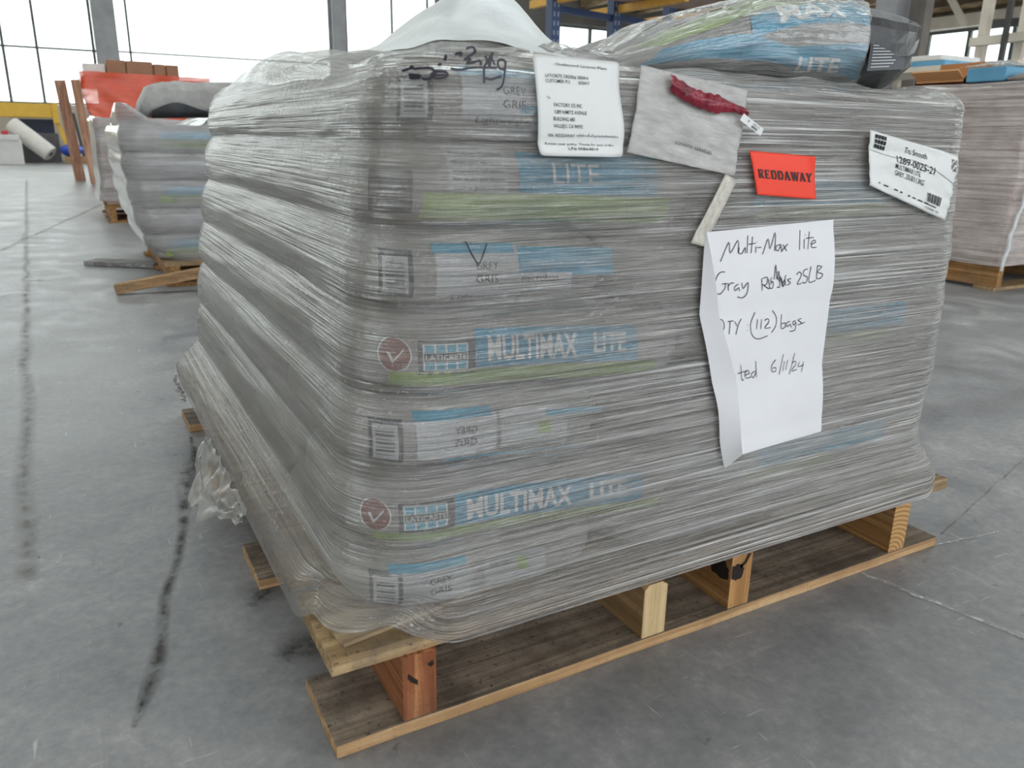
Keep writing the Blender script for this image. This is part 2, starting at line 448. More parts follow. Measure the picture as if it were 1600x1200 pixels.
def add_bar(bm, a, b, w, h, bev=0.0, mi=0):
    m, L = beam_mtx(a, b)
    return add_box(bm, (0, -w/2, -h/2), (L, w/2, h/2), m, bev, mi)

def bar(name, a, b, w, h, mat, parent=None, bev=0.0):
    bm = bmesh.new()
    add_bar(bm, a, b, w, h, bev)
    return bm_obj(name, bm, mat, parent)

def grid_faces(nu, nv, off=0, wrap=False):
    f = []
    for j in range(nv-1):
        for i in range(nu if wrap else nu-1):
            a = off+j*nu+i
            b = off+j*nu+(i+1) % nu
            f.append((a, b, b+nu, a+nu))
    return f

def N(x, y=0.0, z=0.0):
    return noise.noise(Vector((x, y, z)))

def sstep(a, b, x):
    t = min(1.0, max(0.0, (x-a)/(b-a)))
    return t*t*(3-2*t)

def lin(x, xs, ys):
    return float(np.interp(x, xs, ys))

_FC = {}
def text_geo(s, size=1.0, bold=0.0):
    """letters as a flat triangle mesh in (x,y); returns verts (n,2), faces, width"""
    key = (s, bold)
    if key not in _FC:
        cu = bpy.data.curves.new('lettering', 'FONT')
        cu.body = s
        cu.resolution_u = 3
        cu.offset = bold
        ob = bpy.data.objects.new('lettering', cu)
        COL.objects.link(ob)
        dg = bpy.context.evaluated_depsgraph_get()
        me = ob.evaluated_get(dg).to_mesh()
        v = [(q.co.x, q.co.y) for q in me.vertices]
        f = [tuple(p.vertices) for p in me.polygons]
        ob.evaluated_get(dg).to_mesh_clear()
        bpy.data.objects.remove(ob)
        bpy.data.curves.remove(cu)
        _FC[key] = (v, f)
    v, f = _FC[key]
    return np.array(v)*size, f

class Flat:
    """collects flat 2-D shapes (letters, strokes, panels) which are then laid on a surface by a map (a,b)->point"""
    def __init__(self):
        self.v, self.f = [], []
    def poly(self, pts):
        n = len(self.v)
        self.v += [tuple(p) for p in pts]
        self.f.append(tuple(range(n, n+len(pts))))
    def rect(self, a0, b0, a1, b1):
        self.poly([(a0, b0), (a1, b0), (a1, b1), (a0, b1)])
    def line(self, pts, w):
        pts = [np.array(p, float) for p in pts]
        n = len(pts)
        L, Rr = [], []
        for i in range(n):
            d = pts[min(i+1, n-1)]-pts[max(i-1, 0)]
            l = np.hypot(*d) or 1.0
            nn = np.array((-d[1], d[0]))/l
            L.append(pts[i]+nn*w/2)
            Rr.append(pts[i]-nn*w/2)
        for i in range(n-1):
            self.poly([L[i], Rr[i], Rr[i+1], L[i+1]])
    def curve(self, pts, w, k=4):
        """Catmull-Rom through pts"""
        P = [np.array(p, float) for p in pts]
        if len(P) < 3:
            return self.line(P, w)
        out = []
        for i in range(len(P)-1):
            p0, p1, p2, p3 = P[max(i-1, 0)], P[i], P[i+1], P[min(i+2, len(P)-1)]
            for q in range(k):
                t = q/k
                out.append(0.5*((2*p1)+(-p0+p2)*t+(2*p0-5*p1+4*p2-p3)*t*t+(-p0+3*p1-3*p2+p3)*t**3))
        out.append(P[-1])
        self.line(out, w)
    def text(self, s, a, b, h, sx=1.0, rot=0.0, shear=0.0, align='l', flip=False):
        v, f = text_geo(s, h/0.72)
        if len(v) == 0:
            return
        v = v.copy()
        v[:, 0] *= sx
        v[:, 0] += v[:, 1]*shear
        if align == 'c':
            v[:, 0] -= (v[:, 0].max()+v[:, 0].min())/2
        if flip:
            v[:, 0] = v[:, 0].max()-v[:, 0]
        c, s_ = math.cos(rot), math.sin(rot)
        x = a+v[:, 0]*c-v[:, 1]*s_
        y = b+v[:, 0]*s_+v[:, 1]*c
        n = len(self.v)
        self.v += list(zip(x, y))
        self.f += [tuple(i+n for i in q) for q in f]
    def build(self, name, fn, mat, parent=None, cut=None, cuta=None):
        bm = bmesh.new()
        vs = [bm.verts.new((a, b, 0)) for a, b in self.v]
        for q in self.f:
            try:
                bm.faces.new([vs[i] for i in q])
            except ValueError:
                pass
        if self.v:
            A = np.array(self.v)
            for step, ax in ((cuta, 0), (cut, 1)):
                if step:
                    x = A[:, ax].min()+step
                    while x < A[:, ax].max():
                        co = (x, 0, 0) if ax == 0 else (0, x, 0)
                        no = (1, 0, 0) if ax == 0 else (0, 1, 0)
                        bmesh.ops.bisect_plane(bm, geom=bm.verts[:]+bm.edges[:]+bm.faces[:], plane_co=co, plane_no=no)
                        x += step
        for v in bm.verts:
            v.co = Vector(fn(v.co.x, v.co.y))
        me = bpy.data.meshes.new(name)
        bm.to_mesh(me)
        bm.free()
        me.materials.append(M[mat])
        o = bpy.data.objects.new(name, me)
        COL.objects.link(o)
        if parent is not None:
            o.parent = parent
        return o

def arc(cx, cy, r, a0, a1, n=24, ry=None):
    return [(cx+r*math.cos(math.radians(a0+(a1-a0)*i/n)), cy+(ry or r)*math.sin(math.radians(a0+(a1-a0)*i/n))) for i in range(n+1)]

# ------------------------------------------------------------------ the hall
box_f = struct(box('floor', (-9.25, -7.25, -0.2), (26, 24, 0.0), 'concrete'))

def strip(name, pts, w, mat, z=0.0015):
    P = [np.array(p, float) for p in pts]
    v, uv = [], []
    for i in range(len(P)):
        d = P[min(i+1, len(P)-1)]-P[max(i-1, 0)]
        nn = np.array((-d[1], d[0]))/np.hypot(*d)
        ww = w[i] if isinstance(w, (list, tuple)) else w
        for k in range(5):
            q = P[i]+nn*ww*(k/4-0.5)
            v.append((q[0], q[1], z))
            uv.append((k/4, i))
    o = link_mesh(name, v, grid_faces(5, len(P)), mat, uvs=uv)
    return struct(o)
def wiggle(a, b, n, amp, seed):
    a, b = np.array(a, float), np.array(b, float)
    d = b-a
    nn = np.array((-d[1], d[0]))/np.hypot(*d)
    return [a+d*i/n+nn*amp*N(i*0.9, seed) for i in range(n+1)]
strip('floor_crack', [(-0.005, 1.06), (-0.012, 0.95), (-0.04, 0.83), (-0.062, 0.72), (-0.075, 0.62), (-0.10, 0.50), (-0.125, 0.42), (-0.14, 0.32), (-0.155, 0.24), (-0.185, 0.15)],
      [0.01, 0.02, 0.045, 0.03, 0.022, 0.018, 0.02, 0.022, 0.03, 0.01], 'crack')
strip('floor_joint', wiggle((-0.62, 12.0), (-0.30, 0.55), 60, 0.02, 3.0), 0.04, 'joint')
strip('floor_joint', wiggle((-0.62, 4.1), (0.30, 8.6), 24, 0.02, 5.0), 0.05, 'joint')
strip('floor_scuff', wiggle((0.72, 0.42), (1.02, -0.75), 40, 0.006, 9.0), 0.014, 'chalk', 0.0012)
strip('floor_scuff', wiggle((1.02, 0.0), (1.16, -0.02), 10, 0.004, 11.0), 0.006, 'chalk', 0.0012)
strip('floor_scuff', wiggle((1.06, 0.02), (1.9, 0.25), 20, 0.01, 12.0), 0.006, 'joint', 0.0012)
strip('floor_stain', [(-0.38, 3.36), (-0.33, 3.37), (-0.28, 3.34)], [0.03, 0.06, 0.02], 'crack')
strip('floor_stain', [(-0.02, 0.33), (0.0, 0.36), (0.03, 0.39)], [0.03, 0.07, 0.03], 'crack')
strip('floor_stain', [(-0.01, 0.19), (0.02, 0.21), (0.05, 0.22)], [0.05, 0.10, 0.05], 'crack')

YB = 21.0        # far window wall
XR = 22.0        # right-hand window wall
struct(box('wall_back', (-9, YB, 0), (9.3, YB+0.25, 1.22), 'wall_pale'))
struct(box('wall_back_upper', (-9, YB, 5.4), (9.3, YB+0.25, 6.2), 'wall'))
bm = bmesh.new()
add_box(bm, (9.75, YB-0.2, 0), (12.7, YB+0.25, 6.2))
add_box(bm, (12.7, YB-0.2, 0), (XR, YB+0.25, 1.6))
add_box(bm, (12.7, YB-0.2, 3.95), (XR, YB+0.25, 6.2))
struct(bm_obj('wall_back_corner', bm, 'wall'))
bm = bmesh.new()
add_box(bm, (XR, -7.25, 0), (XR+0.25, YB+0.25, 1.75))
struct(bm_obj('wall_right', bm, 'wall_pale'))
struct(box('wall_right_upper', (XR, -7.25, 3.78), (XR+0.25, YB+0.25, 6.2), 'ceil'))
for z_ in (4.22, 4.55):
    struct(box('wall_purlin', (XR-0.22, -6.9, z_), (XR-0.02, YB-0.3, z_+0.13), 'timber'))
struct(box('wall_left', (-9.25, -7.25, 0), (-9, YB+0.25, 6.2), 'wall_pale'))
ADDED_SKYLIGHTS = [(1.8, 4.6), (9.0, 11.5), (15.5, 18.0)]      # unseen roof lights across the hall, added to brighten the floor
bm = bmesh.new()
ya_ = -7.25
for (a_, b_) in ADDED_SKYLIGHTS:
    add_box(bm, (-9.25, ya_, 6.2), (XR+0.25, a_, 6.4))
    ya_ = b_
add_box(bm, (-9.25, ya_, 6.2), (XR+0.25, YB+0.25, 6.4))
struct(bm_obj('ceiling', bm, 'ceil'))
for i_, (a_, b_) in enumerate(ADDED_SKYLIGHTS):
    bm = bmesh.new()
    for q in range(21):
        add_box(bm, (-9+q*1.5-0.03, a_, 6.28), (-9+q*1.5+0.03, b_, 6.36))
    w_ = struct(bm_obj('window_%d' % (6+i_), bm, 'mullion'))  # glazing bars of an added, unseen roof light
    box('pane', (-9.2, a_, 6.31), (XR+0.2, b_, 6.32), 'glass', w_)
bm = bmesh.new()
add_box(bm, (-9.25, -7.25, 0), (XR+0.25, -7, 0.8))
add_box(bm, (-9.25, -7.25, 5.9), (XR+0.25, -7, 6.2))
for q in range(8):
    add_box(bm, (-9.25+q*4.5, -7.25, 0.8), (-8.85+q*4.5, -7, 5.9))
struct(bm_obj('wall_front', bm, 'wall'))  # unseen wall, its openings placed and enlarged to light the stack's front

def window_x(name, x0, x1, y, z0, z1, vx, hz, bw=0.07, mat='mullion'):
    """window in a wall facing -Y: frame with its mullions, pane as child"""
    bm = bmesh.new()
    for x in vx:
        add_box(bm, (x-bw/2, y-0.03, z0), (x+bw/2, y+0.05, z1))
    for z in hz:
        add_box(bm, (x0, y-0.025, z-bw/2*0.7), (x1, y+0.045, z+bw/2*0.7))
    w = struct(bm_obj(name, bm, mat))
    box('pane', (x0, y+0.005, z0), (x1, y+0.015, z1), 'glass', w)
    return w
window_x('window_1', -9, 0.85, YB+0.1, 1.22, 5.4, [-8.9, -7.1, -5.3, -3.6, -2.1, -0.98, -0.33, 0.80], [1.25, 2.42, 3.9, 5.35], 0.06)
window_x('window_2', 1.30, 6.25, YB+0.1, 1.22, 5.4, [1.57, ], [1.25, 2.44, 5.35], 0.05)
window_x('window_3', 6.68, 9.3, YB+0.1, 1.22, 5.4, [6.80, 8.07, 9.1], [1.25, 5.35], 0.05)
window_x('window_4', 12.7, XR, YB, 1.6, 3.95, [12.8, 14.4, 15.9, 17.4, 19.0, 20.6, 21.9], [1.65, 2.75, 3.9], 0.10)
bm = bmesh.new()
yy = -6.9
while yy < YB:
    add_box(bm, (XR+0.05, yy-0.05, 1.75), (XR+0.15, yy+0.05, 3.78))
    yy += 1.22
for z in (1.8, 3.73):
    add_box(bm, (XR+0.06, -7.2, z-0.05), (XR+0.14, YB, z+0.05))
w5 = struct(bm_obj('window_5', bm, 'mullion'))
box('pane', (XR+0.095, -7.2, 1.75), (XR+0.105, YB, 3.78), 'glass', w5)

# steel columns of the hall
def h_column(name, x, y, w, d, h, mat, flange=0.03):
    bm = bmesh.new()
    add_box(bm, (x-w/2, y-d/2, 0), (x+w/2, y-d/2+flange, h))
    add_box(bm, (x-w/2, y+d/2-flange, 0), (x+w/2, y+d/2, h))
    add_box(bm, (x-flange/2, y-d/2+flange, 0), (x+flange/2, y+d/2-flange, h))
    add_box(bm, (x-w/2-0.04, y-d/2-0.04, 0), (x+w/2+0.04, y+d/2+0.04, 0.03))
    return struct(bm_obj(name, bm, mat))
h_column('steel_column', 1.07, YB-0.15, 0.46, 0.42, 6.2, 'steel_grey')
h_column('steel_column', 6.48, YB-0.15, 0.36, 0.4, 6.2, 'steel_grey')
h_column('steel_column', 9.5, YB-0.15, 0.42, 0.4, 6.2, 'steel_grey')
p0 = at(1412, 20, 0, 9.5)
bm = bmesh.new()
add_box(bm, (p0[0]-0.17, p0[1]-0.02, 0), (p0[0]+0.17, p0[1]+0.30, 6.2))
struct(bm_obj('steel_column', bm, 'steel_grey'))
bm = bmesh.new()
p1 = at(1438, 20, 0, 9.5)
add_box(bm, (p1[0]-0.05, p1[1]-0.10, 0), (p1[0]+0.10, p1[1]+0.12, 6.2))
add_box(bm, (p1[0]-0.09, p1[1]-0.13, 0), (p1[0]+0.0, p1[1]-0.08, 6.2))
struct(bm_obj('boxed_column', bm, 'steel_brown'))

# lower timber deck and its beams on the right-hand side
bm = bmesh.new()
add_box(bm, (13.5, -6.9, 4.75), (XR, YB, 4.9))
struct(bm_obj('mezzanine_deck', bm, 'ceil'))
for i, x in enumerate((14.0, 16.0, 18.2, 20.2)):
    struct(box('mezzanine_beam', (x-0.12, -6.9, 4.40), (x+0.12, YB-0.2, 4.75), 'timber'))
struct(box('edge_beam', (XR-0.35, -6.9, 3.76), (XR-0.02, YB-0.2, 4.08), 'cream'))
a = at(1487, 0, 0, 17); b = at(1507, 38, 0, 17)
dvec = (a-b)
struct(bar('roof_strut', b, b+dvec*1.9, 0.11, 0.11, 'cream'))
for px, w in ((1536, 0.13), (1597, 0.12)):
    q = at(px, 60, 0, 13.0)
    struct(box('cream_post', (q[0]-w/2, q[1]-w/2, 0), (q[0]+w/2, q[1]+w/2, 4.4), 'cream'))
q = at(1570, 60, 0, 12.6)
struct(box('dark_post', (q[0]-0.035, q[1]-0.035, 0), (q[0]+0.035, q[1]+0.035, 4.4), 'steel_dark'))
a = at(1522, 66, 0, 12.8); b = at(1600, 57, 0, 12.8)
struct(bar('cross_rail', a+(a-b)*0.05, b+(b-a)*1.5, 0.14, 0.13, 'cream'))
a = at(1540, 38, 0, 13.4); b = at(1600, 34, 0, 13.4)
struct(bar('dark_beam', a, b+(b-a)*1.5, 0.10, 0.12, 'steel_dark'))
a = at(1170, 0, 1, 9.0); b = at(1128, 60, 1, 9.0)
struct(bar('diagonal_brace', b, b+(a-b)*1.8, 0.10, 0.16, 'cream'))

# ------------------------------------------------------------------ main pallet
DECK = 0.118
pal = empty('wooden_pallet')
tag(pal, 'wooden pallet with four stringers under the large film-wrapped stack of bags', 'pallet')
def board(name, lo, hi, mat, parent, seed=0, n=14, edge_mat=None):
    """a sawn board: slightly wavy outline and rounded arrises, cut edge in its own wood colour"""
    bm = bmesh.new()
    vs = add_box(bm, lo, hi, bev=0.0022)
    ax = 0 if hi[0]-lo[0] > hi[1]-lo[1] else 1
    L = hi[ax]-lo[ax]
    for i in range(1, n):
        co = [0, 0, 0]; no = [0, 0, 0]
        co[ax] = lo[ax]+L*i/n; no[ax] = 1
        bmesh.ops.bisect_plane(bm, geom=bm.verts[:]+bm.edges[:]+bm.faces[:], plane_co=co, plane_no=no)
    for v in bm.verts:
        k = 0.0016
        t = v.co[ax]*9
        v.co[1-ax] += k*N(t, seed, v.co[1-ax]*5)
        v.co[ax] += 0.002*N(v.co[1-ax]*40, seed+3, v.co.z*60)
    mats = [mat]
    if edge_mat:
        mats.append(edge_mat)
        bm.normal_update()
        for f in bm.faces:
            if abs(f.normal.z) < 0.6:
                f.material_index = 1
    return bm_obj(name, bm, mats, parent)
for i, (y0, y1) in enumerate(((0.0, 0.126), (0.371, 0.492), (0.735, 0.855), (1.093, 1.217))):
    board('bottom_board', (-0.003 if i else 0.0, y0, 0.0), (1.0155, y1, 0.0165), 'bottom', pal, i*3, edge_mat='edge')
ys = [0.006, 0.186, 0.366, 0.546, 0.726, 0.906, 1.086]
for i, y in enumerate(ys):
    board('deck_board', (0.0012, y, 0.0985), (1.0255, y+(0.140 if i else 0.145), DECK), 'deck', pal, 20+i, edge_mat='deck')
def stringer(x0, x1, mat, end, chip=False):
    bm = bmesh.new()
    add_box(bm, (x0, 0.0015, 0.0165), (x1, 1.2155, 0.0985), bev=0.0018)
    if chip:
        bmesh.ops.bisect_plane(bm, geom=bm.verts[:]+bm.edges[:]+bm.faces[:], plane_co=(0, 0, 0.088), plane_no=(0, 0, 1))
    for y in (0.02, 0.3, 0.6, 0.9):
        bmesh.ops.bisect_plane(bm, geom=bm.verts[:]+bm.edges[:]+bm.faces[:], plane_co=(0, y, 0), plane_no=(0, 1, 0))
    bm.normal_update()
    for v in bm.verts:
        if chip and v.co.z > 0.09:
            if v.co.y < 0.015:
                v.co.z -= 0.004
                v.co.x += 0.006 if v.co.x < (x0+x1)/2 else -0.008
    bm.normal_update()
    for f in bm.faces:
        if f.normal.y < -0.8:
            f.material_index = 1
    return bm_obj('stringer', bm, [mat, end], pal)
s1 = stringer(0.0765, 0.1165, 'pine_red', 'pine_red_end'); s1['label'] = 'reddish brown stringer'
s2 = stringer(0.404, 0.442, 'pine_pale', 'pine_pale_end', True); s2['label'] = 'pale stringer with chipped top corners'
s3 = stringer(0.553, 0.591, 'pine_or', 'pine_or_end'); s3['label'] = 'orange stringer with a black knot hole'
s4 = stringer(0.893, 0.931, 'pine_or', 'ring_end'); s4['label'] = 'stringer end with growth rings'
fl = Flat()
pts = []
for i in range(22):
    t = i/22*2*math.pi
    r = 1+0.45*N(i*0.7, 4.2)
    pts.append((0.563+0.0135*r*math.cos(t)*1.0, 0.072+0.013*r*math.sin(t)))
fl.poly(pts)
fl.poly([(0.570, 0.076), (0.579, 0.083), (0.587, 0.096), (0.581, 0.097), (0.575, 0.086), (0.567, 0.082)])
fl.build('knot_hole', lambda a, b: (max(0.5535, a), 0.0008, b), 'knot', s3)
# knot on the near side of that stringer
fl = Flat()
pts = [(0.004+0.021*(1+0.4*N(i*0.8, 7.7))*math.cos(i/18*2*math.pi)+0.02, 0.071+0.016*(1+0.4*N(i*0.8, 1.7))*math.sin(i/18*2*math.pi)) for i in range(18)]
fl.poly(pts)
fl.build('knot_hole', lambda a, b: (0.5523, max(0.003, a), b), 'knot', s3)
fl = Flat()
fl.poly([(0.083, 0.078), (0.088, 0.072), (0.094, 0.066), (0.0935, 0.060), (0.086, 0.066), (0.082, 0.072)])
fl.poly([(0.105, 0.083), (0.109, 0.078), (0.113, 0.080), (0.112, 0.086)])
fl.build('split', lambda a, b: (a, 0.0008, b), 'knot', s1)
# loose chip of board lying on the deck corner under the film
bm = bmesh.new()
mt = Matrix.Translation((0.020, 0.022, DECK+0.0006)) @ Matrix.Rotation(0.16, 4, 'Z')
add_box(bm, (0, 0, 0), (0.19, 0.10, 0.0045), mt)
o = bm_obj('chipboard_offcut', bm, 'chip')
tag(o, 'thin dusty offcut of board on the pallet deck at the near corner, under the film', 'offcut')

# ------------------------------------------------------------------ stack geometry
RC = 0.095
KZ = [0, 1, 2, 3, 4, 5, 6, 7]
ZB_L = [0.1235, 0.203, 0.290, 0.377, 0.463, 0.548, 0.632, 0.712]
ZB_R = [0.1235, 0.172, 0.258, 0.350, 0.438, 0.532, 0.625, 0.708]
def zb(k, X):
    f = sstep(0.10, 0.55, X)
    return lin(k, KZ, ZB_L)*(1-f)+lin(k, KZ, ZB_R)*f
def klay(z, X):
    f = sstep(0.10, 0.55, X)
    zs = [a*(1-f)+b*f for a, b in zip(ZB_L, ZB_R)]
    return float(np.interp(z, zs, KZ))
def X0(z): return 0.034+0.060*max(0.0, (z-0.2)/0.45)**1.3
def Y0(z): return 0.016+0.010*max(0.0, (z-0.2)/0.5)
def X1(z): return lin(z, [0.1, 0.18, 0.30, 0.45, 0.55, 0.72], [0.99, 0.992, 1.018, 1.015, 1.008, 0.985])
def Y1(z): return 1.195-0.03*max(0.0, (z-0.2)/0.5)
def amp(X, Y):
    left = 0.006+0.007*sstep(0.06, 0.45, Y)
    return left*(1-sstep(0.10, 0.45, X))+0.0025*sstep(0.10, 0.45, X)
def bulge(X, Y, z):
    k = klay(z+0.010*N(X*2.0, Y*2.6, 5.0)*sstep(0.1, 0.5, Y), X)
    p = abs(math.sin(math.pi*k))**0.6
    m = 0.45+0.9*abs(N(X*2.3+4, Y*2.3, math.floor(k+0.5)*3.1)) if Y > 0.0 else 1.0
    return amp(X, Y)*(p-1.0)*min(1.15, m+0.25)*sstep(0.121, 0.19, z)

def outline_at(z):
    """film outline at height z: near the deck it flares to the deck edge"""
    fz = 1-sstep(0.122, 0.235, z)
    fl_ = fz**1.5
    x0, y0, x1, y1 = X0(z), Y0(z), X1(z), Y1(z)
    x0 = x0*(1-fl_)+(-0.004)*fl_
    y0 = y0*(1-fl_)+(0.0012)*fl_
    y1 = y1*(1-fl_)+1.230*fl_
    x1 = x1*(1-fl_*0.7)+1.012*fl_*0.7
    rc = RC*(1-fl_)+0.035*fl_
    return x0, x1, y0, y1, rc

def front_point(X, z, off=0.0):
    """point on the film's front (note side), running round the near corner"""
    x0, x1, y0, y1, rc = outline_at(z)
    if X < x0+rc:
        dx = min(rc*0.999, x0+rc-X)
        c = dx/rc
        s = math.sqrt(max(0.0, 1-c*c))
        y = y0+rc-rc*s
        n = (-c, -s)
    elif X > x1-rc:
        dx = min(rc*0.999, X-(x1-rc))
        c = dx/rc
        s = math.sqrt(max(0.0, 1-c*c))
        y = y0+rc-rc*s
        n = (c, -s)
    else:
        y = y0
        n = (0.0, -1.0)
    b = bulge(X, y, z)+off
    return (X+n[0]*b, y+n[1]*b, z)

def ring_samples(du):
    """perimeter samples of the rounded rectangle, as (kind, param), from the back corner along the shaded side, near corner, front, ..."""
    S = []
    nl, nf, nc = int(1.05/du), int(0.85/du), 14
    for i in range(nl): S.append(('L', i/nl))
    for i in range(nc): S.append(('NL', i/nc))
    for i in range(nf): S.append(('F', i/nf))
    for i in range(nc): S.append(('NR', i/nc))
    for i in range(nl): S.append(('R', i/nl))
    for i in range(nc): S.append(('BR', i/nc))
    for i in range(nf): S.append(('B', i/nf))
    for i in range(nc): S.append(('BL', i/nc))
    return S
def ring_pt(s, o):
    x0, x1, y0, y1, rc = o
    k, t = s
    h = math.pi/2*t
    if k == 'L': return (x0, y1-rc+(y0+rc-(y1-rc))*t), (-1, 0)
    if k == 'F': return (x0+rc+(x1-x0-2*rc)*t, y0), (0, -1)
    if k == 'R': return (x1, y0+rc+(y1-y0-2*rc)*t), (1, 0)
    if k == 'B': return (x1-rc-(x1-x0-2*rc)*t, y1), (0, 1)
    if k == 'NL': n = (-math.cos(h), -math.sin(h)); c = (x0+rc, y0+rc)
    if k == 'NR': n = (math.sin(h), -math.cos(h)); c = (x1-rc, y0+rc)
    if k == 'BR': n = (math.cos(h), math.sin(h)); c = (x1-rc, y1-rc)
    if k == 'BL': n = (-math.sin(h), math.cos(h)); c = (x0+rc, y1-rc)
    return (c[0]+n[0]*rc, c[1]+n[1]*rc), n

def topz(X, Y):
    g = lambda cx, cy, sx, sy: math.exp(-((X-cx)/sx)**2-((Y-cy)/sy)**2)
    z = 0.712
    z += 0.085*g(0.38, 0.44, 0.11, 0.13)
    z += 0.060*g(0.30, 0.82, 0.16, 0.25)
    z += 0.028*g(0.14, 0.65, 0.08, 0.35)
    z += 0.03*g(0.27, 0.30, 0.09, 0.16)
    z += 0.010*N(X*9, Y*7, 2.0)+0.006*N(X*22, Y*13, 5.0)
    return z

def build_wrap():
    S = ring_samples(0.0085)
    nu = len(S)
    zs = list(np.arange(0.0975, 0.6905, 0.0042))
    V, UV = [], []
    # running length for the uv
    ref = [ring_pt(s, outline_at(0.4))[0] for s in S]
    ul = [0.0]
    for i in range(1, nu):
        ul.append(ul[-1]+math.hypot(ref[i][0]-ref[i-1][0], ref[i][1]-ref[i-1][1]))
    for z in zs:
        oo = outline_at(z)
        for i, s in enumerate(S):
            # film stops higher on the bare near corner of the deck
            (x, y), n = ring_pt(s, oo)
            zz = z
            if z < 0.20:
                bare = (1-sstep(0.04, 0.15, math.hypot(x, y)))
                zz = z+bare*0.046*(1-sstep(0.0975, 0.20, z))
                right = sstep(0.965, 1.0, x)*(1-sstep(0.0, 0.12, y))
                zz += right*0.018*(1-sstep(0.0975, 0.16, z))
                (x, y), n = ring_pt(s, outline_at(zz))
            b = bulge(x, y, z)
            u = ul[i]
            fade = sstep(0.10, 0.14, z)
            left = sstep(0.2, 0.95, -n[0])
            w = 0.0009*N(u*2.2, z*105, 1.0)+0.0006*N(u*4.5, z*230, 4.0)
            w += 0.0035*max(0, N(u*1.4, z*24, 8.0))*(1+0.5*left)
            w += 0.0035*sstep(0.61, 0.66, z)*abs(N(u*1.1, z*55, 3.0))*2
            # pulled diagonal gathers on the shaded side
            w += left*0.0022*max(0, N(u*3+z*8, (z-u*0.10)*60, 6.0))
            w = w*fade+0.0004
            V.append((x+n[0]*(b+w), y+n[1]*(b+w), zz))
            UV.append((u, z))
    F = grid_faces(nu, len(zs), wrap=True)
    # rounding into the top
    base = len(V)-nu
    rings = 34
    oo = outline_at(0.6905)
    cx, cy = (oo[0]+oo[1])/2, (oo[2]+oo[3])/2
    last = base
    for j in range(1, rings):
        q = (j/(rings-1))**1.35
        st = len(V)
        for i in range(nu):
            bx, by, bz = V[base+i]
            x, y = bx+(cx-bx)*q, by+(cy-by)*q
            e = math.hypot(x-bx, y-by)
            t = 1-math.exp(-e/0.020)
            tz = topz(x, y)
            z = bz+(tz-bz)*t
            V.append((x, y, z))
            UV.append((ul[i], 0.6905+e*0.55))
        for i in range(nu):
            a, b = last+i, last+(i+1) % nu
            F.append((a, b, st+(i+1) % nu, st+i))
        last = st
    return V, F, UV
V, F, UV = build_wrap()
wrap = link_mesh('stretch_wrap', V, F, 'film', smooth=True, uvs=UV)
tag(wrap, 'clear stretch film wound around the large stack of bags in front', 'plastic wrap')

# loose torn tail of film hanging by the shaded side of the pallet
def sheet(name, fn, nu, nv, mat, parent=None, uvs=(1, 1)):
    V, UV = [], []
    for j in range(nv):
        for i in range(nu):
            a, b = i/(nu-1), j/(nv-1)
            V.append(fn(a, b))
            UV.append((a*uvs[0], b*uvs[1]))
    return link_mesh(name, V, grid_faces(nu, nv), mat, parent, smooth=True, uvs=UV)
def tail(a, b):
    y = 0.75-0.35*a
    w = (0.3+0.7*math.sin(math.pi*min(1, a*1.15)))
    x = -0.006-0.055*b*w+0.012*N(a*9, b*5, 1)
    z = 0.115-b*(0.075+0.035*N(a*5, 2))*w+0.01*N(a*12, b*8, 4)
    return (x, y, max(0.008, z))
sheet('loose_tail', tail, 40, 14, 'film_tail', wrap, (0.4, 0.12))
def rag(a, b):
    y = 1.02+0.19*a
    return (-0.008-0.018*abs(N(a*6, b*4, 9)), y, 0.112-0.045*b*(0.4+0.6*a)+0.004*N(a*9, b*6))
sheet('loose_tail', rag, 20, 10, 'film_tail', wrap, (0.3, 0.1))
# white plastic sheet pushed up over the top
def crest(a, b):
    X = 0.205+0.35*a
    Y = 0.27+0.40*b
    edge = min(a, 1-a, b, 1-b)
    return (X, Y, topz(X, Y)+0.0012+0.014*sstep(0, 0.3, edge)+0.006*N(X*25, Y*18, 3)*sstep(0, 0.2, edge)+0.022*math.exp(-((X-0.40)/0.09)**2-((Y-0.44)/0.12)**2))
o = sheet('plastic_sheet', crest, 44, 44, 'film_white', None, (0.3, 0.4))
tag(o, 'crumpled white plastic sheet heaped on top of the large wrapped stack', 'plastic sheet')

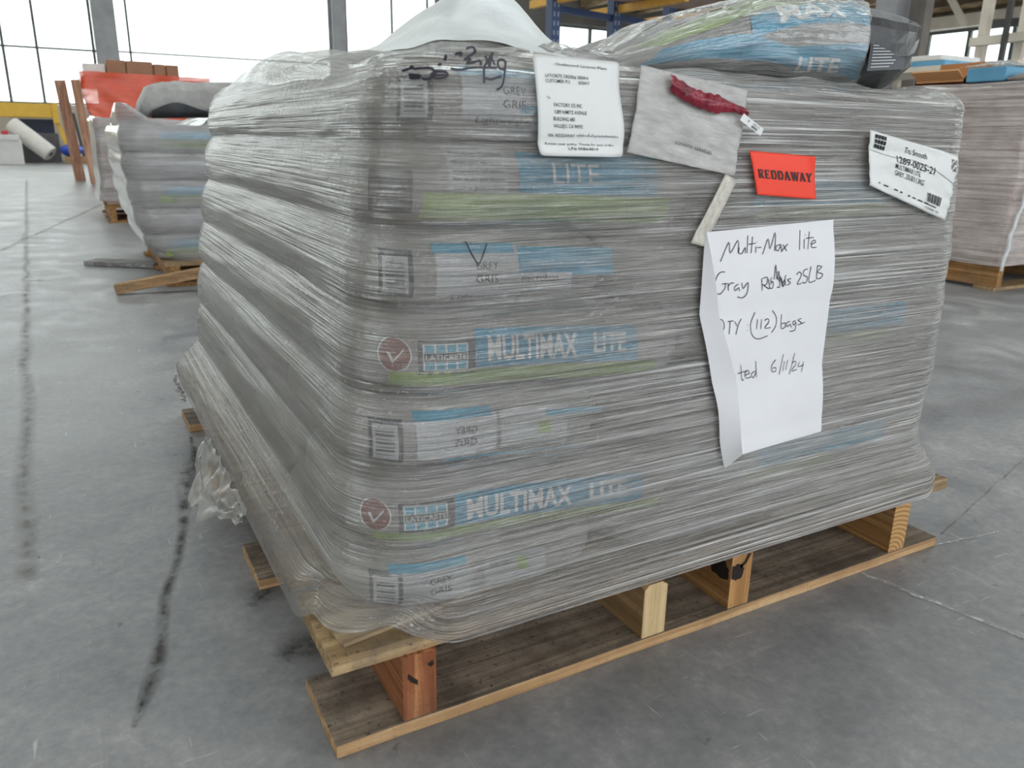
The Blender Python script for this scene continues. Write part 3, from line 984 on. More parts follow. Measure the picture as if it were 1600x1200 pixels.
# ------------------------------------------------------------------ bags
def bag_d(t, e=0.042):
    t = min(1.0, abs(t))
    return e*(1-(1-t**3)**(1/2.2))
def bag_outline(B, z, t):
    X0_, X1_, Y0_, Y1_ = B
    x0 = X0(z)+0.006 if X0_ is None else X0_
    y0 = Y0(z)+0.006 if Y0_ is None else Y0_
    x1 = X1(z)-0.006 if X1_ is None else X1_
    y1 = Y1(z)-0.006 if Y1_ is None else Y1_
    d = bag_d(t)
    return x0+d, x1-d, y0+d, y1-d
def zlay(k, t, X):
    """height of the point t in [-1,1] of layer k at X"""
    a, b = zb(k, X), zb(k+1, X)
    return (a+b)/2+(b-a)/2*t*0.965
def make_bag(k, B, seed, mat='bag'):
    rc = RC-0.004
    V, F = [], []
    n = 8
    def smp(o):
        x0, x1, y0, y1 = o
        P = []
        for (cx, cy, a0) in ((x0+rc, y1-rc, 90), (x0+rc, y0+rc, 180), (x1-rc, y0+rc, 270), (x1-rc, y1-rc, 360)):
            for i in range(n):
                a = math.radians(a0+90*i/(n-1))
                P.append((cx+rc*math.cos(a), cy+rc*math.sin(a)))
        out = []
        for i in range(len(P)):
            p, q = P[i], P[(i+1) % len(P)]
            out.append(p)
            if (i+1) % n == 0:
                for m in range(1, 8):
                    out.append((p[0]+(q[0]-p[0])*m/8, p[1]+(q[1]-p[1])*m/8))
        return out
    T = [-1, -0.96, -0.86, -0.7, -0.45, -0.2, 0, 0.2, 0.45, 0.7, 0.86, 0.96, 1]
    m = None
    for t in T:
        xm = 0.12
        o = bag_outline(B, zlay(k, t, 0.2 if B[0] is None else 0.6), t)
        P = smp(o)
        m = len(P)
        for (x, y) in P:
            z = zlay(k, t, x)
            w = -0.0022*abs(N(x*18+seed, y*18, z*30))
            V.append((x+w*(1 if x > (o[0]+o[1])/2 else -1)*0.5, y-w, z))
    F = grid_faces(m, len(T), wrap=True)
    for base, tt, order in ((0, -1, -1), ((len(T)-1)*m, 1, 1)):
        cx = sum(V[base+i][0] for i in range(m))/m
        cy = sum(V[base+i][1] for i in range(m))/m
        st = base
        for q in (0.3, 0.65):
            ns = len(V)
            for i in range(m):
                x, y, z = V[base+i]
                x, y = x+(cx-x)*q, y+(cy-y)*q
                V.append((x, y, zlay(k, tt, x)))
            for i in range(m):
                a, b = st+i, st+(i+1) % m
                F.append((a, b, ns+(i+1) % m, ns+i) if order > 0 else (b, a, ns+i, ns+(i+1) % m))
            st = ns
        c = len(V)
        V.append((cx, cy, zlay(k, tt, cx)))
        for i in range(m):
            F.append((st+i, st+(i+1) % m, c) if order > 0 else (st+(i+1) % m, st+i, c))
    return link_mesh('mortar_bag', V, F, mat, smooth=True)

def bag_map(k, B, off=0.0016):
    """(s,t): s = world X along the note side (arc length round the near corner for X below the corner), t in [-1,1] over the layer"""
    rc = RC-0.004
    def fn(s, t):
        xg = max(s, 0.05)
        z = zlay(k, t, xg)
        x0, x1, y0, y1 = bag_outline(B, z, t)
        tx = x0+rc
        if s >= tx or B[0] is not None:
            X, Y, n = s, y0, (0, -1)
        else:
            a = (tx-s)/rc
            if a < math.pi/2:
                X, Y = tx-rc*math.sin(a), y0+rc-rc*math.cos(a)
                n = (-math.sin(a), -math.cos(a))
            else:
                X, Y, n = x0, y0+rc+(tx-s-rc*math.pi/2), (-1, 0)
        return (X+n[0]*off, Y+n[1]*off, z)
    return fn

ORD = ['bottom', 'second', 'third', 'fourth', 'fifth', 'sixth', 'top']
BAGS = {}
for k in range(7):
    if k % 2 == 0:
        lay = [('corner', (None, 0.37, None, 0.415)), ('mid', (0.375, 0.685, None, 0.40)), ('end', (0.69, None, None, 0.40)),
               ('side1', (None, 0.37, 0.42, 0.795)), ('side2', (None, 0.37, 0.80, None))]
    else:
        lay = [('corner', (None, 0.495, None, 0.315)), ('end', (0.50, None, None, 0.31)),
               ('side1', (None, 0.46, 0.32, 0.605)), ('side2', (None, 0.46, 0.61, 0.89)), ('side3', (None, 0.46, 0.895, None))]
    for nm, B in lay:
        o = make_bag(k, B, k*7.3+len(nm)+B[1 if B[0] is None else 0], 'bag')
        BAGS[(k, nm)] = (o, B)
        if nm == 'corner':
            what = ['end of a grey bag with a pale panel, %s layer at the near corner',
                    'grey bag with blue and green bands, %s layer at the near corner',
                    'grey bag with barcode panel, %s layer at the near corner',
                    'grey bag with round emblem and blue band, %s layer at the near corner',
                    'grey bag under the check mark, %s layer at the near corner',
                    'grey bag with small text panel and blue patch, %s layer at the near corner',
                    'grey bag just under the marker scribble, %s layer at the near corner'][k] % ORD[k]
        elif nm == 'mid':
            what = '%s layer grey bag halfway along the side with the handwritten note' % ORD[k]
        elif nm == 'end':
            what = '%s layer grey bag at the far end of the side with the handwritten note' % ORD[k]
        else:
            what = '%s layer grey bag on the shaded side, %s from the near corner' % (ORD[k], {'side1': 'second', 'side2': 'third', 'side3': 'fourth'}[nm])
        tag(o, what, 'bag', 'grey mortar bags stacked inside the large wrapped load')

# -------- printing on the bags
def pr(k, nm, name, mat, build, off=0.0016, cut=0.16, cuta=0.012):
    o, B = BAGS[(k, nm)]
    f = Flat()
    build(f)
    p = f.build(name, bag_map(k, B, off), mat, o, cut=cut, cuta=cuta)
    return p
def grid_logo(f, s0, t0, s1, t1, nx=4, ny=3, gap=0.003, skip=()):
    dx, dy = (s1-s0)/nx, (t1-t0)/ny
    for i in range(nx):
        for j in range(ny):
            if j not in skip:
                f.rect(s0+i*dx+gap/2, t0+j*dy+gap*8, s0+(i+1)*dx-gap/2, t0+(j+1)*dy-gap*8)
def band_bag(k, sb0, sb1, lg, circ, blue_t, green_t, title=True, ts=0.0):
    pr(k, 'corner', 'blue_band', 'blue', lambda f: f.rect(sb0, blue_t[0], sb1, blue_t[1]))
    pr(k, 'corner', 'green_band', 'green', lambda f: f.rect(lg-0.035, green_t[0], sb1+0.03, green_t[1]))
    if title:
        h = (blue_t[1]-blue_t[0])*0.66
        def tt(f):
            n = len(f.v)
            f.text('MULTIMAX', 0, 0, 1.0)
            f.text('LITE', 0, 0, 1.0)
            v = np.array(f.v)
            return v
        v1, f1 = text_geo('MULTIMAX', 1.0)
        w1 = v1[:, 0].max()
        def put(f, s, a, width, t, hh):
            v, fc = text_geo(s, 1.0, 0.028)
            v = v.copy()
            v[:, 0] = a+v[:, 0]/v[:, 0].max()*width
            v[:, 1] = t+v[:, 1]/0.72*hh
            n = len(f.v)
            f.v += list(map(tuple, v))
            f.f += [tuple(i+n for i in q) for q in fc]
        def words(f):
            put(f, 'MULTIMAX', sb0+0.012, (sb1-sb0)*0.54, blue_t[0]+(blue_t[1]-blue_t[0])*0.18, h)
        pr(k, 'corner', 'lettering', 'white', words, 0.0026)
        pr(k, 'corner', 'lettering', 'white', lambda f: put(f, 'LITE', sb0+0.02+(sb1-sb0)*0.60, (sb1-sb0)*0.22, blue_t[0]+(blue_t[1]-blue_t[0])*0.28, h*0.85), 0.0026)
    # square tile emblem with its name bar
    s0, s1 = lg, lg+0.045
    pr(k, 'corner', 'emblem_ground', 'slate', lambda f: f.rect(s0-0.006, -0.42, s1+0.010, 0.44))
    pr(k, 'corner', 'emblem_frame', 'white', lambda f: f.rect(s0-0.001, -0.30, s1+0.001, 0.36), 0.0021)
    pr(k, 'corner', 'emblem_tiles', 'cyan', lambda f: grid_logo(f, s0, -0.29, s1, 0.35, 4, 3, 0.002, (1,)), 0.0026)
    pr(k, 'corner', 'emblem_bar', 'slate', lambda f: f.rect(s0, -0.07, s1, 0.14), 0.0026)
    def nm(f):
        v, fc = text_geo('LATICRETE', 1.0)
        v = v.copy()
        v[:, 0] = s0+0.001+v[:, 0]/v[:, 0].max()*(s1-s0-0.002)
        v[:, 1] = -0.035+v[:, 1]/0.72*0.14
        f.v += list(map(tuple, v))
        f.f += list(fc)
    pr(k, 'corner', 'emblem_name', 'white', nm, 0.0031)
    # round tick emblem
    pr(k, 'corner', 'round_emblem', 'redp', lambda f: f.poly(arc(circ, 0.08, 0.017, 0, 345, 22, 0.40)))
    pr(k, 'corner', 'emblem_ring', 'white', lambda f: f.line([(a, b) for a, b in arc(circ, 0.08, 0.0175, 0, 360, 30, 0.42)], 0.0016), 0.0021)
    pr(k, 'corner', 'tick', 'white', lambda f: (f.poly([(circ-0.008, 0.14), (circ-0.004, 0.14), (circ-0.001, -0.04), (circ-0.002, -0.14)]),
                                                f.poly([(circ-0.002, -0.14), (circ-0.0005, -0.03), (circ+0.011, 0.26), (circ+0.010, 0.18)])), 0.0024)
# arc-length coordinate of the corner bags is s = X on the straight part
band_bag(1, 0.150, 0.405, 0.094, 0.062, (-0.36, 0.52), (-0.88, -0.38))
band_bag(3, 0.176, 0.385, 0.120, 0.090, (-0.30, 0.66), (-0.80, -0.34))
def put_text(f, s, a, width, t, hh, flip=False, bold=0.004):
    v, fc = text_geo(s, 1.0, bold)
    v = v.copy()
    x = v[:, 0]/v[:, 0].max()
    v[:, 0] = a+(1-x if flip else x)*width
    v[:, 1] = t+v[:, 1]/0.72*hh
    n = len(f.v)
    f.v += list(map(tuple, v))
    f.f += [tuple(i+n for i in q) for q in fc]
# sixth layer: blue patch, green band, small text panel
pr(5, 'corner', 'blue_band', 'blue', lambda f: f.rect(0.225, -0.15, 0.40, 0.80))
pr(5, 'corner', 'green_band', 'green', lambda f: f.rect(0.125, -0.85, 0.42, -0.18))
pr(5, 'corner', 'lettering', 'white', lambda f: put_text(f, 'LITE', 0.262, 0.06, 0.10, 0.5), 0.0026)
pr(5, 'corner', 'text_panel', 'panel', lambda f: f.rect(0.150, -0.15, 0.212, 0.92))
def lines(f):
    for i in range(5):
        put_text(f, ['Polymer fortified', 'thin set mortar', 'mortero adhesivo', 'for walls and floors', 'para paredes'][i], 0.154, 0.053, 0.68-i*0.19, 0.10)
pr(5, 'corner', 'small_print', 'ink', lines, 0.0026)
pr(5, 'corner', 'emblem_ground', 'slate', lambda f: f.rect(0.06, -0.7, 0.115, 0.3))
# bottom, third, fifth, top: end panels
def end_panels(k, a, g1, gx, lw=None, flip=False):
    pr(k, 'corner', 'frame_panel', 'slate', lambda f: f.rect(a, -0.62, a+0.038, 0.52))
    pr(k, 'corner', 'barcode_panel', 'panel', lambda f: f.rect(a+0.005, -0.52, a+0.033, 0.38), 0.0021)
    def bars(f):
        for i in range(7):
            b = -0.40+i*0.10
            f.rect(a+0.009, b, a+0.029, b+0.028+0.03*(i % 2))
    pr(k, 'corner', 'barcode', 'inkgrey', bars, 0.0026)
    pr(k, 'corner', 'pale_panel', 'panel', lambda f: f.rect(gx-0.040, -0.55, gx+0.050, 0.62))
    pr(k, 'corner', 'blue_trim', 'blue', lambda f: f.rect(gx-0.042, 0.48, gx+0.045, 0.70), 0.0021)
    def gg(f):
        put_text(f, 'GREY', gx, 0.026, 0.08, 0.20, flip)
        put_text(f, 'GRIS', gx, 0.026, -0.24, 0.20, flip)
    pr(k, 'corner', 'colour_name', 'ink', gg, 0.0028)
    if lw:
        pr(k, 'corner', 'small_print', 'ink', lambda f: put_text(f, lw[0], lw[1], lw[2], lw[3], 0.15), 0.0028)
end_panels(0, 0.052, None, 0.118)
pr(0, 'corner', 'pale_panel', 'panel', lambda f: f.rect(0.185, -0.45, 0.265, 0.55))
pr(0, 'corner', 'green_patch', 'green', lambda f: f.rect(0.225, -0.1, 0.242, 0.38), 0.0021)
pr(0, 'corner', 'small_print', 'inkgrey', lambda f: (put_text(f, 'microban', 0.190, 0.032, 0.2, 0.22), put_text(f, 'Lightweight', 0.232, 0.030, 0.32, 0.14)), 0.0026)
end_panels(2, 0.058, None, 0.150, ('Lightweight, high performance', 0.112, 0.150, -0.80), True)
pr(2, 'corner', 'pale_panel', 'panel', lambda f: f.rect(0.205, -0.45, 0.29, 0.62))
pr(2, 'corner', 'green_patch', 'green', lambda f: f.rect(0.252, -0.12, 0.268, 0.25), 0.0021)
pr(2, 'corner', 'blue_line', 'blue', lambda f: (f.rect(0.14, -0.66, 0.33, -0.58), f.rect(0.262, 0.35, 0.34, 0.5)), 0.0021)
end_panels(4, 0.075, None, 0.175, ('Lightweight, high', 0.150, 0.085, -0.66))
pr(4, 'corner', 'blue_trim', 'blue', lambda f: f.rect(0.225, -0.05, 0.345, 0.62))
pr(4, 'corner', 'pale_panel', 'panel', lambda f: f.rect(0.222, -0.45, 0.29, 0.0), 0.0021)
pr(4, 'corner', 'small_print', 'ink', lambda f: put_text(f, 'microban', 0.228, 0.045, -0.22, 0.2), 0.0028)
end_panels(6, 0.100, None, 0.205, ('Lightweight, high', 0.178, 0.085, -0.62))
pr(6, 'corner', 'small_print', 'blue', lambda f: f.rect(0.225, -0.35, 0.29, -0.15), 0.0024)
# printed glimpses further along the note side
pr(1, 'end', 'blue_band', 'blue', lambda f: f.rect(0.60, -0.1, 0.86, 0.6))
pr(1, 'end', 'green_band', 'green', lambda f: f.rect(0.58, -0.75, 0.75, -0.15))
pr(3, 'end', 'blue_band', 'blue', lambda f: f.rect(0.66, -0.20, 0.87, 0.60))
pr(3, 'end', 'green_band', 'green', lambda f: f.rect(0.68, -0.75, 0.84, -0.25))
pr(5, 'end', 'blue_band', 'blue', lambda f: f.rect(0.55, -0.4, 0.80, 0.3))
pr(5, 'end', 'green_band', 'green', lambda f: f.rect(0.56, -0.8, 0.80, -0.42))

# ------------------------------------------------------------------ loose bags on top
def WARP(p):
    x, y, z = p
    k = 0.95*sstep(0.45, 0.78, x)
    return (x+k*(y-0.07), y, z)
def loft_bag(name, stations, mat, parent=None, nr=36, ex=2.6, wr=0.006, seed=0.0, smooth=True, warp=None):
    """stations: (x, y_centre, z_bottom, half_width, height, skew)"""
    V = []
    for si, (x, yc, z0, hw, h, sk) in enumerate(stations):
        for i in range(nr):
            a = 2*math.pi*i/nr
            c, s = math.cos(a), math.sin(a)
            cc = math.copysign(abs(c)**(2/ex), c)
            ss = math.copysign(abs(s)**(2/ex), s)
            y = yc+hw*cc
            z = z0+h/2+h/2*ss
            w = wr*N(x*14+seed, a*2.2, seed)+wr*0.5*N(x*35, a*5, seed+3)
            V.append((x+sk*ss*0.03+w*0.4, y+w*cc, max(z0, z+w*abs(ss))))
    F = grid_faces(nr, len(stations), wrap=True)
    if warp:
        V = [warp(p) for p in V]
    F = [tuple(reversed(f)) for f in F]
    F.append(tuple(range(nr)))
    F.append(tuple(reversed(range((len(stations)-1)*nr, len(stations)*nr))))
    return link_mesh(name, V, F, mat, parent, smooth=smooth)
def stations(x0, x1, yc, z0, hw, prof, n=20, skew=0.0, dy=0.0):
    out = []
    for i in range(n):
        t = i/(n-1)
        x = x0+(x1-x0)*t
        h = lin(t, [p[0] for p in prof], [p[1] for p in prof])
        w = hw*(0.35+0.65*min(1, math.sin(math.pi*min(0.5, t*1.6+0.03)))) if t < 0.3 else hw
        out.append((x, yc+dy*t, z0, w, h, skew))
    return out
ZT = 0.716
# the big loose bag lying along the note edge
profB = [(0, 0.020), (0.18, 0.058), (0.45, 0.092), (0.75, 0.107), (0.92, 0.110), (1.0, 0.106)]
stB = stations(0.42, 0.765, 0.215, ZT-0.006, 0.145, profB, 26)
bigbag = loft_bag('loose_bag', stB, 'bag', None, seed=2.0, warp=WARP)
tag(bigbag, 'loose grey bag with blue and green print lying on top of the large stack', 'bag')
def bagB(x, t, off=0.0025):
    """front of the loose bag: t 0 bottom edge .. 1 crest"""
    xs = [s[0] for s in stB]
    yc = lin(x, xs, [s[1] for s in stB]); hw = lin(x, xs, [s[3] for s in stB]); h = lin(x, xs, [s[4] for s in stB])
    z0 = ZT-0.006
    a = math.pi+ (1-t*1.0)*math.pi/2*0.95 if False else math.pi*(1.45-0.95*t)
    c, s = math.cos(a), math.sin(a)
    ex = 2.6
    cc = math.copysign(abs(c)**(2/ex), c); ss = math.copysign(abs(s)**(2/ex), s)
    w = 0.006*N(x*14+2.0, a*2.2 % (4.4*math.pi), 2.0)+0.003*N(x*35, a*5, 5.0)
    return WARP((x+w*0.4, yc+(hw+off)*cc+w*cc, z0+h/2+(h/2+off)*ss+max(0, w*abs(ss))))
def prB(name, mat, build, off):
    f = Flat()
    build(f)
    return f.build(name, lambda a, b: bagB(a, b, off), mat, bigbag, cut=0.03, cuta=0.012)
prB('green_band', 'green', lambda f: f.poly([(0.458, 0.56), (0.538, 0.62), (0.738, 0.86), (0.718, 0.97), (0.578, 0.86), (0.438, 0.70)]), 0.0026)
prB('blue_band', 'blue', lambda f: f.poly([(0.558, 0.46), (0.638, 0.52), (0.763, 0.55), (0.763, 0.86), (0.678, 0.76), (0.558, 0.60)]), 0.0026)
prB('blue_band', 'blue', lambda f: f.poly([(0.438, 0.36), (0.498, 0.36), (0.598, 0.30), (0.763, 0.18), (0.763, 0.46), (0.638, 0.42), (0.538, 0.50), (0.458, 0.52)]), 0.0026)
def bword(word, a0, w, b0, h, rise):
    def fn(f):
        v, fc = text_geo(word, 1.0, 0.025)
        x = v[:, 0]/v[:, 0].max()
        f.v += list(zip(a0+w*x, b0+x*rise+v[:, 1]/0.72*h))
        f.f += list(fc)
    return fn
prB('lettering', 'white', bword('LITE', 0.645, 0.075, 0.235, 0.13, 0.0), 0.0042)
prB('lettering', 'white', bword('MAX', 0.60, 0.12, 0.535, 0.15, 0.05), 0.0042)
# gathered, folded end of that bag
def fold_end():
    nr = 30
    st = [(0.758, 1.01, 1.0, 0.0), (0.79, 0.98, 1.0, 0.0), (0.822, 0.93, 0.96, 0.0), (0.852, 0.86, 0.88, 0.003), (0.876, 0.74, 0.74, 0.008), (0.890, 0.58, 0.54, 0.018)]
    V = []
    for j, (x, wy, wz, lift) in enumerate(st):
        for i in range(nr):
            a = 2*math.pi*i/nr
            c, s = math.cos(a), math.sin(a)
            cc = math.copysign(abs(c)**0.75, c); ss = math.copysign(abs(s)**0.75, s)
            cr = 1+0.13*j/5*math.copysign(abs(N(i*0.55, 3.3))**0.6, N(i*0.55, 3.3))
            V.append((x+0.012*N(i*0.8, j*0.9, 2), 0.215+0.142*wy*cc*cr, max(ZT-0.004, ZT-0.006+lift+0.056*1.0+0.056*wz*ss*cr)))
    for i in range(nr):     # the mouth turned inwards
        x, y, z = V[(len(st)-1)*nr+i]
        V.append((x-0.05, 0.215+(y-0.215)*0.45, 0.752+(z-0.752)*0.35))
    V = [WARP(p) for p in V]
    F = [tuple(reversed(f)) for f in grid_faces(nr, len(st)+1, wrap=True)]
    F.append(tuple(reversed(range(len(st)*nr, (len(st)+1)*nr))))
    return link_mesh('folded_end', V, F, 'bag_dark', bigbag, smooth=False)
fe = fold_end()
fe['label'] = 'charcoal folded end of the bag'
def endpanel(a, b):
    x = 0.768+0.085*a+0.006*b
    return WARP((x, 0.064+0.030*a-0.003+0.035*(b**2), ZT+0.010+0.060*b+0.010*a))
sheet('back_panel', endpanel, 10, 8, 'slate', bigbag)
f = Flat()
for i in range(13):
    f.rect(0.06, 0.06+i*0.066, 0.55+0.4*abs(N(i*1.3, 2)), 0.085+i*0.066)
def epm(a, b):
    p = endpanel(a, b)
    return (p[0]-0.0008, p[1]-0.0016, p[2])
f.build('small_print', epm, 'panel', bigbag, cuta=0.1)
# tip of torn paper
bm = bmesh.new()
vs = [bm.verts.new(p) for p in [WARP((q[0]-0.085, q[1]-0.03, q[2]+0.01)) for q in ((0.940, 0.19, 0.770), (0.966, 0.185, 0.780), (0.958, 0.19, 0.772), (0.968, 0.20, 0.768), (0.949, 0.205, 0.758), (0.935, 0.20, 0.765))]]
bm.faces.new(vs)
bmesh.ops.solidify(bm, geom=bm.faces[:], thickness=0.0012)
bm_obj('torn_tip', bm, 'bag_dark', bigbag)

profA = [(0, 0.015), (0.3, 0.050), (0.6, 0.060), (0.9, 0.050), (1, 0.03)]
stA = stations(0.375, 0.60, 0.50, ZT-0.004, 0.12, profA, 16)
bagA = loft_bag('loose_bag', stA, 'bag', None, seed=6.0)
tag(bagA, 'flatter loose grey bag half hidden behind the printed one on the stack top', 'bag')
# clear film thrown over the loose bags
def over(a, b):
    x = 0.335+0.43*a
    t = -0.06+1.06*b
    xx = max(0.425, min(0.764, x))
    p = bagB(xx, max(0.02, t), 0.007)
    lift = 0.0
    if x < 0.425:
        g = (0.425-x)/0.1
        p = (x, p[1]-0.02*g, p[2]-0.004+0.012*N(x*20, b*6))
    w = 0.004*N(x*22+b*14, b*9, 7)
    return (p[0], p[1]-abs(w), p[2]+abs(w))
sheet('loose_cover', over, 70, 46, 'film_clear', wrap, (0.5, 0.3))

# ------------------------------------------------------------------ papers on the note side
def patch(name, TL, TR, BR, BL, mat, off, parent=None, nu=24, nv=24, bow=None, r=0.0, curl=None):
    """sheet stuck on the film; corners given as (X,z)"""
    TL, TR, BR, BL = map(np.array, (TL, TR, BR, BL))
    def pos(a, b):
        p = (TL*(1-a)+TR*a)*b+(BL*(1-a)+BR*a)*(1-b)
        return p
    def fn(a, b, extra=0.0):
        p = pos(a, b)
        o = off+extra+(bow(a, b) if bow else 0.0)
        return front_point(p[0], p[1], o)
    V, UV = [], []
    for j in range(nv):
        for i in range(nu):
            a, b = i/(nu-1), j/(nv-1)
            if r:   # rounded corners
                ex = 1-(2*a-1)**2
                a2, b2 = 2*a-1, 2*b-1
                m = max(abs(a2), abs(b2))
                if m > 0:
                    pn = 26.0
                    l = (abs(a2)**pn+abs(b2)**pn)**(1/pn)
                    a2, b2 = a2*m/l, b2*m/l
                a, b = (a2+1)/2, (b2+1)/2
            V.append(fn(a, b))
            UV.append((a, b))
    o = link_mesh(name, V, grid_faces(nu, nv), mat, parent, smooth=True, uvs=UV)
    md = o.modifiers.new('thickness', 'SOLIDIFY')
    md.thickness = 0.0004
    md.offset = -1
    return o, fn

OFF = 0.0085
# shipping label
shp, sf = patch('shipping_label', (0.232, 0.7115), (0.334, 0.7095), (0.343, 0.617), (0.242, 0.618), 'label', OFF, r=1,
                bow=lambda a, b: 0.003*math.sin(math.pi*a)+0.0035*sstep(0.82, 1.0, a)*math.sin(math.pi*2*b))
tag(shp, 'white printed shipping label with rounded corners, near the top of the wrapped stack', 'label')
f = Flat()
def L(s, a, b, h, w, flip=False):
    put_text(f, s, a, w, b, h)
L('Outbound License Plate', 0.22, 0.905, 0.026, 0.60)
L('LATICRETE ORDER# 3083414', 0.10, 0.785, 0.034, 0.48)
L('CUSTOMER PO:', 0.10, 0.735, 0.034, 0.27)
L('6036417', 0.46, 0.735, 0.034, 0.13)
L('To:', 0.10, 0.575, 0.024, 0.04)
L('FACTORY OS INC', 0.17, 0.50, 0.038, 0.32)
L('1289 NIMITZ AVENUE', 0.17, 0.43, 0.038, 0.37)
L('BUILDING 680', 0.16, 0.36, 0.038, 0.24)
L('VALLEJO, CA 94592', 0.16, 0.29, 0.038, 0.33)
L('VIA: REDDAWAY', 0.10, 0.195, 0.034, 0.30)
L('Rotate your policy. Thanks for your order.', 0.07, 0.115, 0.024, 0.82)
L('LP# 00864814', 0.32, 0.065, 0.030, 0.36)
f.build('lettering', lambda a, b: sf(a, b, 0.0008), 'ink', shp, cut=0.2)
f = Flat()
for i in range(30):
    f.line([(0.42+0.017*i+0.01*N(i, 2), 0.215+0.02*N(i*1.7, 4)), (0.43+0.017*i, 0.225+0.03*N(i*1.3, 9)), (0.425+0.017*i, 0.205+0.02*N(i*2.1, 6))], 0.006)
f.build('pen_scrawl', lambda a, b: sf(a, b, 0.0008), 'inkgrey', shp)

# red REDDAWAY label
red, rf = patch('carrier_label', (0.524, 0.625), (0.628, 0.6195), (0.641, 0.568), (0.540, 0.5755), 'orange_label', OFF,
                bow=lambda a, b: 0.004*sstep(0.9, 1.0, a)*sstep(0.5, 1.0, b))
tag(red, 'bright red-orange rectangular label with black capitals, above the handwritten note', 'label')
f = Flat()
def slab(ch, x, w):
    """slab-serif capitals from strokes, unit height"""
    sw, sr = 0.20*w/0.7, 0.11
    y0, y1 = 0.0, 1.0
    def stem(cx, a=y0, b=y1): f.rect(x+cx-sw/2, a, x+cx+sw/2, b)
    def serif(cx, y, l): f.rect(x+cx-l/2, y, x+cx+l/2, y+sr)
    if ch == 'R':
        stem(0.2*w); serif(0.2*w, 0, 0.42*w); f.rect(x+0.02*w, 1-sr, x+0.5*w, 1); f.rect(x+0.2*w, 0.44, x+0.55*w, 0.44+sr)
        f.line([(x+0.5*w, 1-sr/2), (x+0.70*w, 0.93), (x+0.76*w, 0.76), (x+0.70*w, 0.57), (x+0.5*w, 0.44+sr/2)], sw*0.8)
        f.line([(x+0.48*w, 0.48), (x+0.80*w, 0.05)], sw); f.rect(x+0.66*w, 0, x+1.0*w, sr)
    if ch == 'E':
        stem(0.2*w); f.rect(x+0.02*w, 0, x+0.86*w, sr); f.rect(x+0.02*w, 1-sr, x+0.84*w, 1); f.rect(x+0.2*w, 0.46, x+0.6*w, 0.46+sr)
        f.rect(x+0.76*w, 0, x+0.88*w, 0.30); f.rect(x+0.74*w, 0.72, x+0.86*w, 1); f.rect(x+0.54*w, 0.36, x+0.64*w, 0.66)
    if ch == 'D':
        stem(0.2*w); f.rect(x+0.02*w, 0, x+0.5*w, sr); f.rect(x+0.02*w, 1-sr, x+0.5*w, 1)
        f.line([(x+0.45*w, 1-sr/2), (x+0.70*w, 0.90), (x+0.84*w, 0.68), (x+0.86*w, 0.5), (x+0.84*w, 0.32), (x+0.70*w, 0.10), (x+0.45*w, sr/2)], sw*0.95)
    if ch == 'A':
        f.line([(x+0.12*w, 0.05), (x+0.46*w, 1.0)], sw*0.7); f.line([(x+0.46*w, 1.0), (x+0.84*w, 0.05)], sw*1.1)
        f.rect(x+0.26*w, 0.28, x+0.70*w, 0.28+sr); f.rect(x-0.04*w, 0, x+0.30*w, sr); f.rect(x+0.62*w, 0, x+1.04*w, sr)
    if ch == 'W':
        for a, b, ww in ((0.10, 0.30, 1.0), (0.52, 0.30, 0.7), (0.50, 0.72, 1.0), (0.93, 0.72, 0.7)):
            f.line([(x+a*w*1.0, 0.97), (x+b*w, 0.0)], sw*ww*0.75)
        for c in (0.08, 0.5, 0.94):
            f.rect(x+(c-0.15)*w, 1-sr, x+(c+0.15)*w, 1)
    if ch == 'Y':
        f.line([(x+0.12*w, 0.97), (x+0.47*w, 0.48)], sw*1.0); f.line([(x+0.84*w, 0.97), (x+0.47*w, 0.48)], sw*0.7)
        stem(0.47*w, 0, 0.52); serif(0.47*w, 0, 0.5*w); f.rect(x-0.06*w, 1-sr, x+0.32*w, 1); f.rect(x+0.66*w, 1-sr, x+1.02*w, 1)
xx = 0.0
for ch, w in zip('REDDAWAY', (0.72, 0.66, 0.74, 0.74, 0.78, 1.02, 0.78, 0.76)):
    slab(ch, xx, w)
    xx += w+0.12
tot = xx-0.12
f.build('lettering', lambda a, b: rf(0.065+a/tot*0.88, 0.395+b*0.205, 0.0008), 'ink', red)

# torn white product label
wlb, wf = patch('product_label', (0.724, 0.652), (0.9135, 0.6225), (0.907, 0.534), (0.735, 0.584), 'label', OFF, nu=40, nv=24,
                bow=lambda a, b: 0.0022*N(a*6, b*5, 3)+0.0015*abs(N(a*14+b*9, b*12, 8))+0.006*sstep(0.9, 1.0, a)*abs(N(b*6, 2))+0.0015)
tag(wlb, 'crinkled white product label at the far end of the wrapped stack side', 'label')
f = Flat()
for i in range(4):
    for j in range(3):
        f.rect(0.05+i*0.030, 0.72+j*0.085, 0.074+i*0.030, 0.785+j*0.085)
put_text(f, 'Tru Smooth', 0.38, 0.26, 0.795, 0.095)
put_text(f, '1289-0025-21', 0.29, 0.46, 0.60, 0.115)
put_text(f, 'MULTIMAX LITE', 0.29, 0.30, 0.49, 0.085)
put_text(f, 'GREY, 25LB/11.3KG', 0.29, 0.35, 0.375, 0.085)
for i, (a, w) in enumerate(((0.10, 0.02), (0.17, 0.05), (0.29, 0.04), (0.36, 0.03), (0.47, 0.03), (0.53, 0.04), (0.60, 0.06), (0.68, 0.05))):
    f.rect(a, 0.115+0.02*N(i, 3), a+w, 0.135+0.02*N(i, 3))
for i in range(14):
    f.rect(0.70+i*0.0135, 0.16, 0.70+i*0.0135+(0.009 if i % 3 else 0.005), 0.30)
f.rect(0.70, 0.115, 0.84, 0.128)
put_text(f, 'CODE 25', 0.70, 0.18, 0.05, 0.03)
